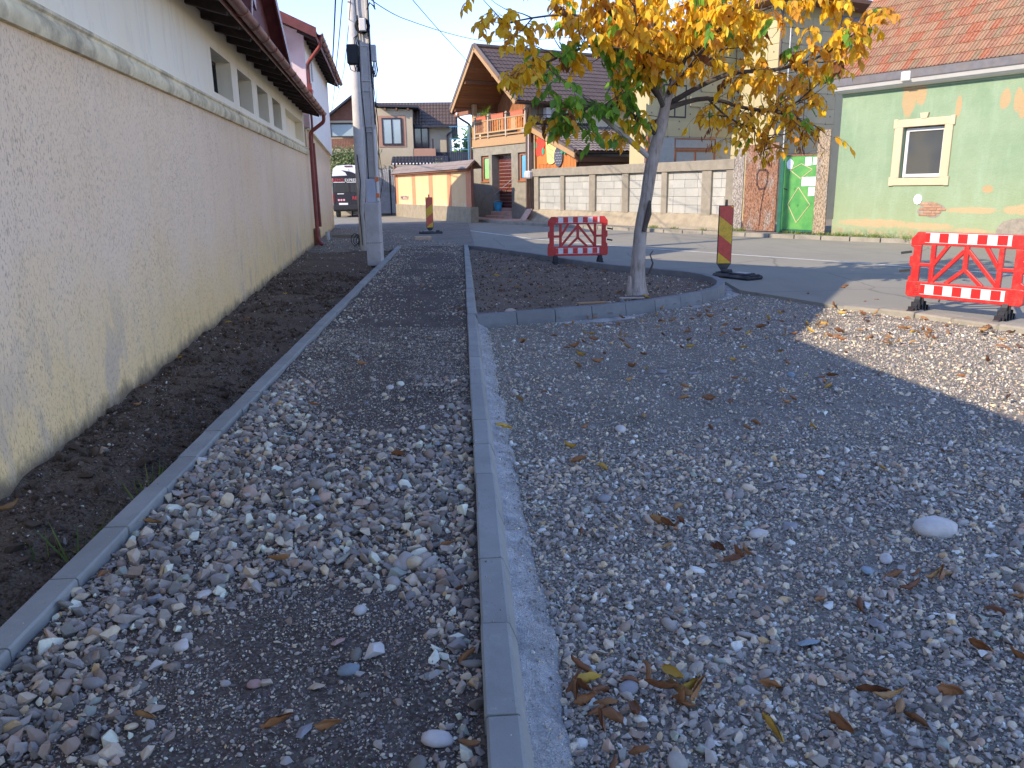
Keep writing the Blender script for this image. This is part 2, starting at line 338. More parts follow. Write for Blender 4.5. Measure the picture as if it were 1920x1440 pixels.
    leafmat('litter', [(0, (.20, .085, .035)), (.3, (.31, .145, .055)), (.55, (.14, .055, .025)), (.8, (.42, .26, .11)), (1, (.25, .105, .04))], .08)
    leafmat('litter_yellow', [(0, (.55, .36, .06)), (1, (.42, .24, .05))], .1)
    leafmat('bush_leaf', [(0, (.07, .12, .035)), (.5, (.16, .21, .08)), (1, (.24, .26, .12))], .2, 'tint')
    leafmat('bright_leaf', [(0, (.15, .30, .03)), (1, (.30, .42, .05))], .3, 'tint')
    leafmat('grass_blade', [(0, (.08, .15, .02)), (.6, (.17, .24, .04)), (1, (.30, .30, .10))], .2, 'tint')
    m = N('bark'); p = m.pos()
    n1 = m.noise(m.map(p, (1, 1, .16)), 22, 7, .7); n2 = m.noise(m.map(p, (1, 1, .5)), 5, 6, .7)
    col = m.mix(m.ramp(n2, [(.35, 0.), (.6, 1.)]), (.30, .25, .20), (.42, .37, .32))
    col = m.mix(m.ramp(n1, [(.5, 0.), (.68, .7)]), col, (.11, .085, .065))
    MT['bark'] = m.fin(col, .9, 0, m.bump(n1, .8, .015), .2)
    MT['bark_dark'] = simple('bark_dark', (.085, .068, .055), .9, 12, .35, .5, 60)
    MT['bark_cut'] = simple('bark_cut', (.42, .38, .32), .8, 8, .15, .2)
    # ---- stones
    def stone(name, stops, dust=(.30, .285, .27)):
        m = N(name); p = m.pos(); rr = m.n('ShaderNodeObjectInfo').outputs['Random']
        col = m.ramp(rr, stops, 'CONSTANT')
        col = m.mix(m.ramp(m.noise(p, 40, 5, .7), [(.35, 0.), (.75, .5)]), col, m.mix(1., col, (.62, .60, .58), 'MULTIPLY'))
        col = m.mix(m.ramp(m.noise(p, 7, 4, .6), [(.42, 0.), (.7, .35)]), col, dust)
        MT[name] = m.fin(col, .85, 0, m.bump(m.noise(p, 120, 3), .35, .003), .3)
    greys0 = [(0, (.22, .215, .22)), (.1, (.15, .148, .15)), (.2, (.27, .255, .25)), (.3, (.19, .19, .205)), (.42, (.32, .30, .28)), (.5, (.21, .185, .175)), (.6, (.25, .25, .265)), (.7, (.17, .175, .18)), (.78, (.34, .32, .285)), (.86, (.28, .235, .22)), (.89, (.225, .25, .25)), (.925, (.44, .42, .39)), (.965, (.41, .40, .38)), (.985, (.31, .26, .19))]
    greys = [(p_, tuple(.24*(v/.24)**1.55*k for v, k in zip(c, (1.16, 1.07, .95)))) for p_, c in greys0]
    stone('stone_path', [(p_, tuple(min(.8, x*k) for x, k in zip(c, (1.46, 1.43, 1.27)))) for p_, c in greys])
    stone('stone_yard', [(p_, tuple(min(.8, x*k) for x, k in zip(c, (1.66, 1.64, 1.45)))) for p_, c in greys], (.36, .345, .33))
    for n_, c in (('stone_white', (.55, .51, .45)), ('stone_blue', (.24, .29, .31)), ('stone_rose', (.38, .24, .20)), ('stone_tan', (.44, .35, .25)), ('stone_grey', (.27, .265, .265))):
        MT[n_] = simple(n_, c, .8, 9, .2, .4, 60, .004)
    MT['debris'] = simple('debris', (.50, .36, .25), .9, 8, .2, .3)
    MT['white_line'] = simple('white_line', (.62, .60, .55), .8, 18, .18, .2, dirt=(.30, .29, .26))
build_materials()

# ------------------------------------------------------------------ mesh helpers
class MB:
    def __init__(s): s.v = []; s.f = []; s.mi = []; s.mats = []; s.cur = 0
    def mat(s, m):
        if m not in s.mats: s.mats.append(m)
        s.cur = s.mats.index(m); return s
    def add(s, vs, fs):
        o = len(s.v); s.v += [tuple(v) for v in vs]; s.f += [tuple(i+o for i in f) for f in fs]; s.mi += [s.cur]*len(fs); return s
    def box(s, x0, x1, y0, y1, z0, z1):
        vs = [(x, y, z) for z in (z0, z1) for y in (y0, y1) for x in (x0, x1)]
        return s.add(vs, [(0, 2, 3, 1), (4, 5, 7, 6), (0, 1, 5, 4), (2, 6, 7, 3), (0, 4, 6, 2), (1, 3, 7, 5)])
    def cham(s, x0, x1, y0, y1, z0, z1, c=.01):
        """box with chamfered long edges on every side (24-vertex)"""
        vs = []; 
        cx, cy, cz = (x0+x1)/2, (y0+y1)/2, (z0+z1)/2; hx, hy, hz = (x1-x0)/2, (y1-y0)/2, (z1-z0)/2
        c = min(c, hx*.9, hy*.9, hz*.9)
        bm = bmesh.new(); r = bmesh.ops.create_cube(bm, size=2)
        for v in bm.verts: v.co = Vector((cx+v.co.x*hx, cy+v.co.y*hy, cz+v.co.z*hz))
        bmesh.ops.bevel(bm, geom=list(bm.edges), offset=c, segments=1, affect='EDGES')
        bm.verts.ensure_lookup_table()
        s.add([tuple(v.co) for v in bm.verts], [tuple(v.index for v in f.verts) for f in bm.faces]); bm.free(); return s
    def prism(s, poly, d):
        """poly: list of 3D points (planar), d: extrusion vector"""
        n = len(poly); d = Vector(d); a = [Vector(p) for p in poly]; b = [p+d for p in a]
        fs = [tuple(range(n-1, -1, -1)), tuple(range(n, 2*n))] + [(i, (i+1) % n, n+(i+1) % n, n+i) for i in range(n)]
        return s.add(a+b, fs)
    def xz(s, pts, y0, y1): return s.prism([(x, y0, z) for x, z in pts], (0, y1-y0, 0))
    def yz(s, pts, x0, x1): return s.prism([(x0, y, z) for y, z in pts], (x1-x0, 0, 0))
    def xy(s, pts, z0, z1): return s.prism([(x, y, z0) for x, y in pts], (0, 0, z1-z0))
    def slab(s, a, b, c, d, t):
        """quad sheet a,b,c,d thickened by vector t"""
        return s.prism([a, b, c, d], t)
    def bar(s, p, q, w, h, up=(0, 0, 1)):
        p, q = Vector(p), Vector(q); d = (q-p).normalized(); u = Vector(up)
        if abs(d.dot(u)) > .98: u = Vector((0, 1, 0))
        r = d.cross(u).normalized(); u = r.cross(d)
        vs = [e+r*i*w/2+u*j*h/2 for e in (p, q) for i, j in ((-1, -1), (1, -1), (1, 1), (-1, 1))]
        return s.add(vs, [(3, 2, 1, 0), (4, 5, 6, 7)]+[(i, (i+1) % 4, 4+(i+1) % 4, 4+i) for i in range(4)])
    def tube(s, pts, rad, n=8, cap=True):
        pts = [Vector(p) for p in pts]; rs = rad if hasattr(rad, '__len__') else [rad]*len(pts)
        o = len(s.v); prev = None
        for i, p in enumerate(pts):
            d = (pts[min(i+1, len(pts)-1)]-pts[max(i-1, 0)]).normalized()
            if prev is None:
                r = d.orthogonal().normalized()
            else:
                r = prev - d*prev.dot(d)
                r = r.normalized() if r.length > 1e-6 else d.orthogonal().normalized()
            prev = r; u = d.cross(r)
            for k in range(n):
                a = 2*pi*k/n; s.v.append(tuple(p+(r*cos(a)+u*sin(a))*rs[i]))
        for i in range(len(pts)-1):
            for k in range(n):
                s.f.append((o+i*n+k, o+i*n+(k+1) % n, o+(i+1)*n+(k+1) % n, o+(i+1)*n+k)); s.mi.append(s.cur)
        if cap:
            s.f.append(tuple(o+k for k in range(n-1, -1, -1))); s.mi.append(s.cur)
            s.f.append(tuple(o+(len(pts)-1)*n+k for k in range(n))); s.mi.append(s.cur)
        return s
    def disc(s, c, nrm, r, t=.004, n=12):
        c = Vector(c); nrm = Vector(nrm).normalized(); return s.tube([c, c+nrm*t], r, n)
    def mesh(s, name, smooth=False):
        me = bpy.data.meshes.new(name); me.from_pydata(s.v, [], s.f)
        for m in s.mats: me.materials.append(MT[m])
        if len(s.mats) > 1: me.polygons.foreach_set('material_index', s.mi)
        if smooth: me.polygons.foreach_set('use_smooth', [True]*len(me.polygons))
        bm = bmesh.new(); bm.from_mesh(me); bmesh.ops.recalc_face_normals(bm, faces=bm.faces); bm.to_mesh(me); bm.free()
        me.update(); return me
    def build(s, name, mat=None, parent=None, smooth=False, bev=0, **kw):
        if mat and not s.mats: s.mats = [mat]
        o = bpy.data.objects.new(name, s.mesh(name, smooth)); COL.objects.link(o)
        if parent: o.parent = parent
        if bev:
            b = o.modifiers.new('bevel', 'BEVEL'); b.width = bev; b.segments = 2; b.limit_method = 'ANGLE'; b.angle_limit = R(40)
        if smooth:
            o.data.set_sharp_from_angle(angle=R(42))
        tag(o, **kw); return o

def tag(o, label=None, category=None, group=None, kind=None):
    for k, v in (('label', label), ('category', category), ('group', group), ('kind', kind)):
        if v: o[k] = v
    return o
def empty(name, loc=(0, 0, 0), rz=0, label=None, category=None, group=None, kind=None):
    o = bpy.data.objects.new(name, None); COL.objects.link(o); o.location = loc; o.rotation_euler = (0, 0, rz); o.empty_display_size = .2
    return tag(o, label, category, group, kind)
def part(name, me, parent, loc=(0, 0, 0), rot=(0, 0, 0), sc=(1, 1, 1), kind=None):
    o = bpy.data.objects.new(name, me); COL.objects.link(o); o.parent = parent; o.location = loc; o.rotation_euler = rot; o.scale = sc
    if kind: o['kind'] = kind
    return o
def kids(o): return [c for c in bpy.data.objects if c.parent == o]
def copy_tree(o, parent=None):
    c = o.copy(); COL.objects.link(c)
    if parent: c.parent = parent
    for ch in kids(o): copy_tree(ch, c)
    return c
def text(name, s, size, mat, parent, loc, rot=(pi/2, 0, 0), ext=.002, sx=1.):
    cu = bpy.data.curves.new(name, 'FONT'); cu.body = s; cu.size = size; cu.extrude = ext; cu.align_x = 'LEFT'; cu.resolution_u = 2
    t = bpy.data.objects.new(name, cu); dg = bpy.context.evaluated_depsgraph_get()
    COL.objects.link(t); dg.update(); me = bpy.data.meshes.new_from_object(t.evaluated_get(bpy.context.evaluated_depsgraph_get()))
    bpy.data.objects.remove(t); me.materials.clear(); me.materials.append(MT[mat])
    return part(name, me, parent, loc, rot, (sx, 1, 1))

def fbm(x, y, s=1., z=0., oct=4):
    return noise.fractal(Vector((x*s, y*s, z)), 1.0, 2.0, oct)

def wallx(xs):  return -2.16 - .0903*xs   # house wall line x at a given y

# ------------------------------------------------------------------ ground
ROAD_NEAR = [(16, -10), (8.6, 3.6), (6.75, 7.2), (6.02, 8.35), (5.55, 9.45), (5.0, 10.05), (4.6, 11.1), (4.28, 11.9), (4.42, 12.98), (4.06, 14.05), (3.42, 14.72), (2.68, 16.33), (1.8, 18.62), (.3, 21.6), (-.7, 24.4), (-2.1, 28.8), (-4.0, 35.3)]
FAR_KERB = [(-5.6, 51.8), (-3.84, 50.71), (.45, 39.75), (1.9, 36.3), (3.35, 33.2), (5.71, 29.2), (7.4, 26.5), (8.84, 24.21), (10.35, 22.0), (11.68, 20.23), (13.53, 18.2), (18, 12), (26, 0), (26, -10)]
def inside(x, y, poly):
    c = False; j = len(poly)-1
    for i in range(len(poly)):
        xi, yi = poly[i]; xj, yj = poly[j]
        if (yi > y) != (yj > y) and x < (xj-xi)*(y-yi)/(yj-yi)+xi: c = not c
        j = i
    return c
ROAD = ROAD_NEAR + [(-6.5, 36.6), (-30, 42), (-30, 58)] + FAR_KERB
ISL_OUT = [(.17, 9.34), (1.01, 9.60), (1.94, 9.92), (2.75, 10.38), (3.40, 10.90), (3.80, 11.35), (4.08, 11.95), (4.20, 12.5), (4.20, 13.05), (4.0, 13.7), (3.55, 14.3), (3.0, 15.15), (2.4, 16.35), (1.72, 18.2), (.95, 19.95), (.17, 21.5)]
def offset(poly, d):
    out = []
    for i, p in enumerate(poly):
        a = Vector(poly[max(i-1, 0)]); b = Vector(poly[min(i+1, len(poly)-1)]); t = (b-a).normalized(); nrm = Vector((t.y, -t.x))
        out.append((p[0]+nrm.x*d, p[1]+nrm.y*d))
    return out
ISL_IN = offset(ISL_OUT, -.12)
ISL_POLY = [(.14, 9.4)] + ISL_OUT[1:-1] + [(.14, 21.5)]

def h_path(x, y):
    return .052 + .020*fbm(x, y, 1.6) + .008*fbm(x, y, 9, 3)
def h_yard(x, y):
    return -.045 + .022*fbm(x, y, .8, 5) + .007*fbm(x, y, 8, 7)
def h_earth(x, y):
    t = (x-wallx(y))/max(.3, (-1.70-wallx(y)))      # 0 at the wall, 1 at the kerb
    tr = math.exp(-((1-t)/.36)**2) * max(0, min(1, (12-y)/6.))
    return -.035 - .21*tr*(1+.4*fbm(0, y, 1.1, 77)) + .045*fbm(x, y, 2.2, 2) + .026*fbm(x, y, 9, 4) + .03*(1-t)
def h_island(x, y):
    return .015 + .02*fbm(x, y, 1.1, 8) + .01*fbm(x, y, 8, 9) + .05*math.exp(-((x-2.45)**2+(y-11.35)**2)/.35)
def h_far(x, y):
    return .03 - .075*max(0, min(1, (-x-1.7)/.3))*max(0, min(1, (27-y)/4)) + .02*fbm(x, y, .9, 12) + .01*fbm(x, y, 6, 13)
def sheet(name, xs, ys, h, mat, ok=None, **kw):
    nx, ny = len(xs), len(ys); vs = [(x, y, h(x, y)) for y in ys for x in xs]; fs = []
    for j in range(ny-1):
        for i in range(nx-1):
            if ok is None or ok((xs[i]+xs[i+1])/2, (ys[j]+ys[j+1])/2):
                fs.append((j*nx+i, j*nx+i+1, (j+1)*nx+i+1, (j+1)*nx+i))
    m = MB(); m.v = vs; m.f = fs; m.mi = [0]*len(fs); return m.build(name, mat, smooth=True, kind='structure', **kw)
def lin(a, b, n): return [a+(b-a)*i/n for i in range(n+1)]
def geo(a, b, s0, g):
    out = [a]; s = s0
    while out[-1] < b: out.append(out[-1]+s); s *= g
    return out
MB().xy([(-600, -600), (600, -600), (600, 900), (-600, 900)], -.35, -.33).build('ground', 'pale_dirt', kind='structure')
sheet('path', lin(-1.585, .12, 60), geo(-2, 22, .03, 1.009), h_path, 'path_dirt')
sheet('gravel_yard', lin(.15, 9.5, 150), geo(-6, 12.4, .06, 1.006), h_yard, 'yard_dirt')
earth_v = MB()
ys = geo(-3, 21.55, .04, 1.008); nx = 26
for y in ys:
    for i in range(nx+1):
        x = wallx(y)-.15 + (-1.68-(wallx(y)-.15))*i/nx; earth_v.v.append((x, y, h_earth(x, y)))
earth_v.f = [(j*(nx+1)+i, j*(nx+1)+i+1, (j+1)*(nx+1)+i+1, (j+1)*(nx+1)+i) for j in range(len(ys)-1) for i in range(nx)]; earth_v.mi = [0]*len(earth_v.f)
earth_v.build('earth_strip', 'dark_earth', smooth=True, kind='structure')
sheet('planting_bed', lin(.1, 4.3, 60), lin(9.3, 21.6, 150), h_island, 'island_earth', lambda x, y: inside(x, y, ISL_POLY))
def far_ok(x, y): return x > wallx(y)-.3 and not inside(x, y, ROAD) and not (21.5 < y < 21.6)
sheet('unpaved_verge', lin(-6.5, .4, 60), lin(21.5, 37, 120), h_far, 'yard_dirt', lambda x, y: x > wallx(y)-.4)
# road, markings
MB().xy(ROAD, -.14, 0).build('road', 'asphalt', kind='structure')
def ribbon(name, pts, w, z, mat, **kw):
    L = offset(pts, w/2); Rr = offset(pts, -w/2); m = MB()
    m.v = [(x, y, z) for x, y in L]+[(x, y, z) for x, y in Rr]; n = len(pts)
    m.f = [(i, i+1, n+i+1, n+i) for i in range(n-1)]; m.mi = [0]*len(m.f)
    return m.build(name, mat, kind='structure', **kw)
ribbon('road_marking', [(-1.5, 35.5), (-.03, 31.75), (2.3, 25.0), (4.25, 21.2), (6.4, 17.85), (7.65, 15.95), (8.6, 14.4), (9.8, 12.3), (13, 6)], .11, .005, 'white_line')
# pavement beyond the road
MB().xy(FAR_KERB[::-1] + [(-5.6, 90), (300, 90), (300, -10)][::1], -.2, .10).build('pavement', 'pale_dirt', kind='structure')
MB().xy([(-5.62, 51.9), (-60, 75), (-60, 95), (-5.62, 95)], -.2, .09).build('pavement', 'pale_dirt', kind='structure')

# ------------------------------------------------------------------ kerbs
def kerb_mesh(sec, L, gap=.009):
    """sec: (x,z) profile; stone runs from y=gap to L"""
    m = MB(); m.prism([(x, gap/2, z) for x, z in sec], (0, L-gap, 0)); me = m.mats.append('kerb_concrete') or m.mesh('kerb_stone'); return me
SEC_C = [(.03, -.18), (.03, .112), (.038, .12), (.122, .12), (.132, .114), (.158, .045), (.165, -.18)]
SEC_L = [(-.115, -.2), (-.115, .092), (-.107, .10), (-.008, .10), (0, .092), (0, -.2)]
def run(name, sec, x_of, y0, y1, L, label):
    root = empty(name, kind='structure'); root['label'] = label
    me = kerb_mesh(sec, L); y = y0; i = 0
    while y < y1:
        o = part('kerb_stone', me, root, (x_of(y)+random.uniform(-.004, .004), y, random.uniform(-.004, .004)), (random.uniform(-.004, .004), random.uniform(-.006, .006), -math.atan(x_of(y+.5)-x_of(y))*2+random.uniform(-.003, .003)))
        y += L
    return root
run('kerb', SEC_C, lambda y: .0045*(y-1.8)*.9, -1.52, 21.3, .5, 'long straight kerb of pale grey concrete stones along the right of the path')
run('kerb', SEC_L, lambda y: -1.575+.0*(y), -2.0, 21.1, .5, 'flat edging of grey concrete stones between the path and the dark earth strip')
def poly_kerb(label, pts, outer_first=True, width=.12, ztop=.12, zb=-.15, splay=.022, mat='kerb_concrete', maxlen=.52, joint=.006, name='kerb'):
    root = empty(name, kind='structure', label=label)
    # resample
    fine = []
    for i in range(len(pts)-1):
        a, b = Vector(pts[i]), Vector(pts[i+1]); n = max(1, round((b-a).length/.05))
        fine += [a.lerp(b, k/n) for k in range(n)]
    fine.append(Vector(pts[-1])); 
    sm = [fine[0]]+[(fine[max(0, i-3)]+fine[i]*2+fine[min(len(fine)-1, i+3)])/4 for i in range(1, len(fine)-1)]+[fine[-1]]
    acc = [0]
    for i in range(1, len(sm)): acc.append(acc[-1]+(sm[i]-sm[i-1]).length)
    n = max(1, round(acc[-1]/maxlen)); L = acc[-1]/n
    def P(s):
        for i in range(1, len(sm)):
            if acc[i] >= s-1e-9:
                t = (s-acc[i-1])/max(1e-9, acc[i]-acc[i-1]); return sm[i-1].lerp(sm[i], t)
        return sm[-1]
    for k in range(n):
        s0, s1 = k*L+joint/2, (k+1)*L-joint/2; a, b = P(s0), P(s1); 
        ta = (P(min(acc[-1], s0+.06))-P(max(0, s0-.06))).normalized(); tb = (P(min(acc[-1], s1+.06))-P(max(0, s1-.06))).normalized()
        m = MB(); vs = []
        for p, t in ((a, ta), (b, tb)):
            nn = Vector((t.y, -t.x)); dz = random.uniform(-.002, .002)
            for off, z in ((-width, zb), (-width, ztop-.008), (-width+.008, ztop), (-.012, ztop), (0, ztop-.008), (splay*.9, .0), (splay, zb)):
                q = p+nn*off; vs.append((q.x, q.y, z+dz))
        q = 7
        m.add(vs, [tuple(range(q-1, -1, -1)), tuple(range(q, 2*q))]+[(i, (i+1) % q, q+(i+1) % q, q+i) for i in range(q)])
        m.build('kerb_stone', mat, root)
    return root
poly_kerb('curved kerb of grey concrete stones that closes off the planting bed around the tree', ISL_OUT, mat='kerb_dark', joint=.010)
fk = poly_kerb('old low kerb of worn pale stones along the far side of the road', [(x, y) for x, y in FAR_KERB if 18 < y < 51][::-1], width=.16, ztop=.115, zb=-.1, splay=.02, mat='kerb_pale', maxlen=.85, joint=.035)
# pale mortar joints of that old kerb: dabs of mortar smeared over each joint
# concrete bed smeared beside the new kerbs
m = MB(); ny = 300; n = 7
yy = geo(-1.5, 9.25, .025, 1.003)
for y in yy:
    w = .14+.06*fbm(0, y, .9, 20)+.025*fbm(0, y, 3.3, 21)+.012*fbm(0, y, 13, 24)
    for i in range(n+1):
        t = i/n; x = .15+w*t*1.15; m.v.append((x, y, .045-.085*t**1.3+.010*fbm(x, y, 11, 22)+.009*fbm(x, y, 34, 23)-(.05 if i == n else 0)))
m.f = [(j*(n+1)+i, j*(n+1)+i+1, (j+1)*(n+1)+i+1, (j+1)*(n+1)+i) for j in range(len(yy)-1) for i in range(n)]; m.mi = [0]*len(m.f)
m.build('concrete_bed', 'haunch', smooth=True, kind='structure')
m = MB(); pts = []
for i in range(9):
    a, b = Vector(ISL_OUT[i]), Vector(ISL_OUT[i+1]); k = max(2, int((b-a).length/.06)); pts += [tuple(a.lerp(b, q/k)) for q in range(k)]
offs = [offset(pts, d) for d in (.0, .06, .12, .19, .26)]
for k in range(len(pts)):
    wv = 1+.35*fbm(pts[k][0], pts[k][1], 1.5, 30)
    for i in range(5):
        o = Vector(pts[k]); e = Vector(offs[i][k]); q = o+(e-o)*wv; m.v.append((q.x, q.y, (-.045, -.043, -.045, -.052, -.12)[i]+.008*fbm(q.x, q.y, 14, 31)))
m.f = [(j*5+i, j*5+i+1, (j+1)*5+i+1, (j+1)*5+i) for j in range(len(pts)-1) for i in range(4)]; m.mi = [0]*len(m.f)
m.build('concrete_bed', 'haunch', smooth=True, kind='structure')
# broken edging blocks where the yard meets the road on the right
edge = empty('road_edging', kind='structure', label='weathered broken concrete blocks along the road edge under the right barrier')
er = [(4.62, 11.15), (4.82, 10.6), (5.04, 10.08), (5.35, 9.72), (5.62, 9.35), (5.82, 8.9), (6.03, 8.4), (6.32, 7.9), (6.62, 7.4), (6.9, 6.9), (7.2, 6.35)]
for i in range(2, len(er)-1):
    a, b = Vector(er[i]), Vector(er[i+1]); d = (b-a); nn = Vector((d.y, -d.x)).normalized(); wd = random.uniform(.2, .3); zt = random.uniform(.004, .022); hh = random.uniform(-.02, .02)
    bm = bmesh.new(); 
    vv = [(a+d*.02+nn*0.05), (b-d*.02+nn*0.05+nn*hh), (b-d*.02-nn*wd+nn*hh), (a+d*.02-nn*wd)]
    m = MB(); m.xy([tuple(v) for v in vv], -.12, zt); o = m.build('edging_block', 'kerb_pale', edge, bev=.022)
    bm.free()

# ------------------------------------------------------------------ gravel: stones scattered as instances (stuff)
PROTO = bpy.data.collections.new('stone_shapes')
def hull_stone(k, flat, ang):
    bm = bmesh.new(); rr = random.Random(k)
    for i in range(ang):
        v = Vector((rr.gauss(0, 1), rr.gauss(0, 1), rr.gauss(0, 1))).normalized()*rr.uniform(.82, 1.)
        bm.verts.new((v.x*.5*rr.uniform(.85, 1), v.y*.5*.76*rr.uniform(.85, 1), v.z*.5*flat))
    r = bmesh.ops.convex_hull(bm, input=bm.verts); 
    bmesh.ops.delete(bm, geom=[v for v in bm.verts if not v.link_faces], context='VERTS')
    bmesh.ops.bevel(bm, geom=list(bm.edges), offset=.014, segments=1, affect='EDGES')
    me = bpy.data.meshes.new('stone'); bm.to_mesh(me); bm.free(); return me
def pebble(k, flat):
    bm = bmesh.new(); bmesh.ops.create_icosphere(bm, subdivisions=2, radius=.5)
    for v in bm.verts:
        q = 1+.22*noise.noise(v.co*2.2+Vector((k*7.3, 0, 0))); v.co = Vector((v.co.x*q, v.co.y*.78*q, v.co.z*flat*q))
    me = bpy.data.meshes.new('pebble'); bm.to_mesh(me); bm.free()
    me.polygons.foreach_set('use_smooth', [True]*len(me.polygons)); return me
def make_protos(mat):
    c = bpy.data.collections.new('shapes_'+mat)
    for k in range(11):
        me = hull_stone(k, (.5, .6, .42, .7, .55, .36, .62, .5)[k % 8], 9+k % 4) if k < 8 else pebble(k, (.5, .62, .42)[k-8])
        me.materials.append(MT[mat]); o = bpy.data.objects.new('s%02d' % k, me); c.objects.link(o)
    return c
MT['clod'] = simple('clod', (.125, .088, .058), .97, 9, .35, .8, 60, .006, rnd=.4)
PR = {k: make_protos(k) for k in ('stone_path', 'stone_yard', 'clod')}
def gn_instances(coll):
    ng = bpy.data.node_groups.new('scatter', 'GeometryNodeTree')
    ng.interface.new_socket('Geometry', in_out='INPUT', socket_type='NodeSocketGeometry'); ng.interface.new_socket('Geometry', in_out='OUTPUT', socket_type='NodeSocketGeometry')
    nn = ng.nodes; a = nn.new('NodeGroupInput'); b = nn.new('NodeGroupOutput'); ip = nn.new('GeometryNodeInstanceOnPoints')
    ci = nn.new('GeometryNodeCollectionInfo'); ci.inputs[0].default_value = coll; ci.inputs[1].default_value = True; ci.inputs[2].default_value = True
    def attr(nm, t):
        x = nn.new('GeometryNodeInputNamedAttribute'); x.data_type = t; x.inputs[0].default_value = nm; return x.outputs[0]
    L = ng.links.new
    L(a.outputs[0], ip.inputs['Points']); L(ci.outputs[0], ip.inputs['Instance']); ip.inputs['Pick Instance'].default_value = True
    L(attr('idx', 'INT'), ip.inputs['Instance Index']); L(attr('rot', 'FLOAT_VECTOR'), ip.inputs['Rotation']); L(attr('scl', 'FLOAT_VECTOR'), ip.inputs['Scale'])
    L(ip.outputs[0], b.inputs[0]); return ng
def scatter(name, P, rot, scl, idx, coll, **kw):
    me = bpy.data.meshes.new(name); n = len(P); me.vertices.add(n); me.vertices.foreach_set('co', np.asarray(P, np.float32).ravel())
    for nm, t, dat in (('rot', 'FLOAT_VECTOR', rot), ('scl', 'FLOAT_VECTOR', scl), ('idx', 'INT', idx)):
        at = me.attributes.new(nm, t, 'POINT')
        at.data.foreach_set('vector' if t != 'INT' else 'value', np.asarray(dat, np.float32 if t != 'INT' else np.int32).ravel())
    o = bpy.data.objects.new(name, me); COL.objects.link(o); md = o.modifiers.new('scatter', 'NODES'); md.node_group = gn_instances(coll)
    tag(o, kind='stuff', **kw); return o
def stones(name, label, coll, zone, tries, size, h, dens, sink=.12, tilt=.5):
    x0, x1, y0, y1 = zone; X = rng.uniform(x0, x1, tries); Y = rng.uniform(y0, y1, tries); S = np.exp(rng.normal(math.log(size[0]), size[1], tries)).clip(size[2], size[3])
    U = rng.uniform(0, 1, tries); P = []; sc = []; 
    for x, y, s, u in zip(X.tolist(), Y.tolist(), S.tolist(), U.tolist()):
        if u < dens(x, y):
            P.append((x, y, h(x, y)+s*(.18-sink)+s*u*.2)); sc.append(s)
    n = len(P); sc = np.array(sc)
    scl = np.stack([sc*rng.uniform(.85, 1.25, n), sc*rng.uniform(.8, 1.15, n), sc*rng.uniform(.8, 1.2, n)], 1)
    rot = np.stack([rng.normal(0, tilt, n), rng.normal(0, tilt, n), rng.uniform(0, 6.28, n)], 1)
    return scatter(name, P, rot, scl, np.where(rng.uniform(0, 1, n) < .05, rng.integers(8, 11, n), rng.integers(0, 8, n)), coll, label=label)
def patch(x, y, s, z): return fbm(x, y, s, z)
def view(x, y, mg=1.1):        # the strip of ground the photograph could see, with a margin
    return abs(x-.06*y) < .68*(y+.7)+mg and y > .6
def d_path(x, y):
    if not view(x, y) or x > .012+.0035*y or x < -1.56: return 0
    e = max(math.exp(-((x+1.57)/.42)**2), .75*math.exp(-((x-.02)/.22)**2))
    band = math.exp(-((y-3.55)/.75)**2)
    bare = math.exp(-(((x+.55)/.55)**2+((y-2.3)/.55)**2))
    d = .30+.85*e+.9*band+.45*patch(x, y, 1.3, 40)-.95*bare
    if y > 5: d = .22+.55*e+.6*patch(x, y, .8, 41)
    return max(.03, min(1, d))
def d_path2(x, y):
    return 0 if not view(x, y) or x > .015+.0035*y or x < -1.57 else max(.25, min(1, .7+.5*patch(x, y, 2, 42)))
stones('gravel', 'loose grey and beige crushed stones strewn over the path', PR['stone_path'], (-1.57, .09, .6, 6.5), 19000, (.036, .50, .012, .10), h_path, d_path)
stones('gravel', 'smaller grey stones spread over the far part of the path', PR['stone_path'], (-1.57, .09, 6.5, 22), 16000, (.028, .35, .014, .06), h_path, d_path)
stones('gravel', 'fine chippings between the larger stones on the path', PR['stone_path'], (-1.57, .09, .6, 9), 60000, (.012, .35, .006, .022), h_path, d_path2)
stones('gravel', 'grit pressed into the dark soil of the near path', PR['stone_path'], (-1.57, .09, .9, 4.2), 42000, (.0055, .3, .003, .009), h_path, d_path2, .05)
def d_yard(x, y):
    if not view(x, y) or x < .27+.05*fbm(0, y, 2.5, 47) or inside(x, y, ROAD) or inside(x, y, ISL_POLY): return 0
    comp = math.exp(-(((x-2.2)/1.9)**2+((y-6.9)/1.5)**2))
    ed = math.exp(-((x-.45)/.22)**2)
    d = .82+.45*patch(x, y, 1.0, 44)-.62*comp+.25*ed
    if y > 8.3: d = .38+.4*patch(x, y, 1.2, 45)
    return max(.05, min(1, d))
def d_yard2(x, y):
    return 0 if not view(x, y) or x < .3 or inside(x, y, ROAD) or inside(x, y, ISL_POLY) else .85
def zone_y(x, y): return 1
stones('gravel', 'grey crushed stone chippings covering the yard right of the kerb', PR['stone_yard'], (.27, 3.4, .6, 4.6), 38000, (.0245, .44, .011, .07), h_yard, d_yard)
stones('gravel', 'compacted grey stones over the far part of the yard', PR['stone_yard'], (.28, 7.2, 4.6, 11.9), 44000, (.026, .36, .012, .06), h_yard, d_yard)
stones('gravel', 'small grey chippings between the stones of the yard', PR['stone_yard'], (.28, 3.6, .8, 5.2), 62000, (.0125, .32, .006, .022), h_yard, d_yard2)
stones('gravel', 'small chippings in the far part of the yard', PR['stone_yard'], (.28, 6.8, 5.2, 11.5), 60000, (.013, .3, .007, .022), h_yard, d_yard2)
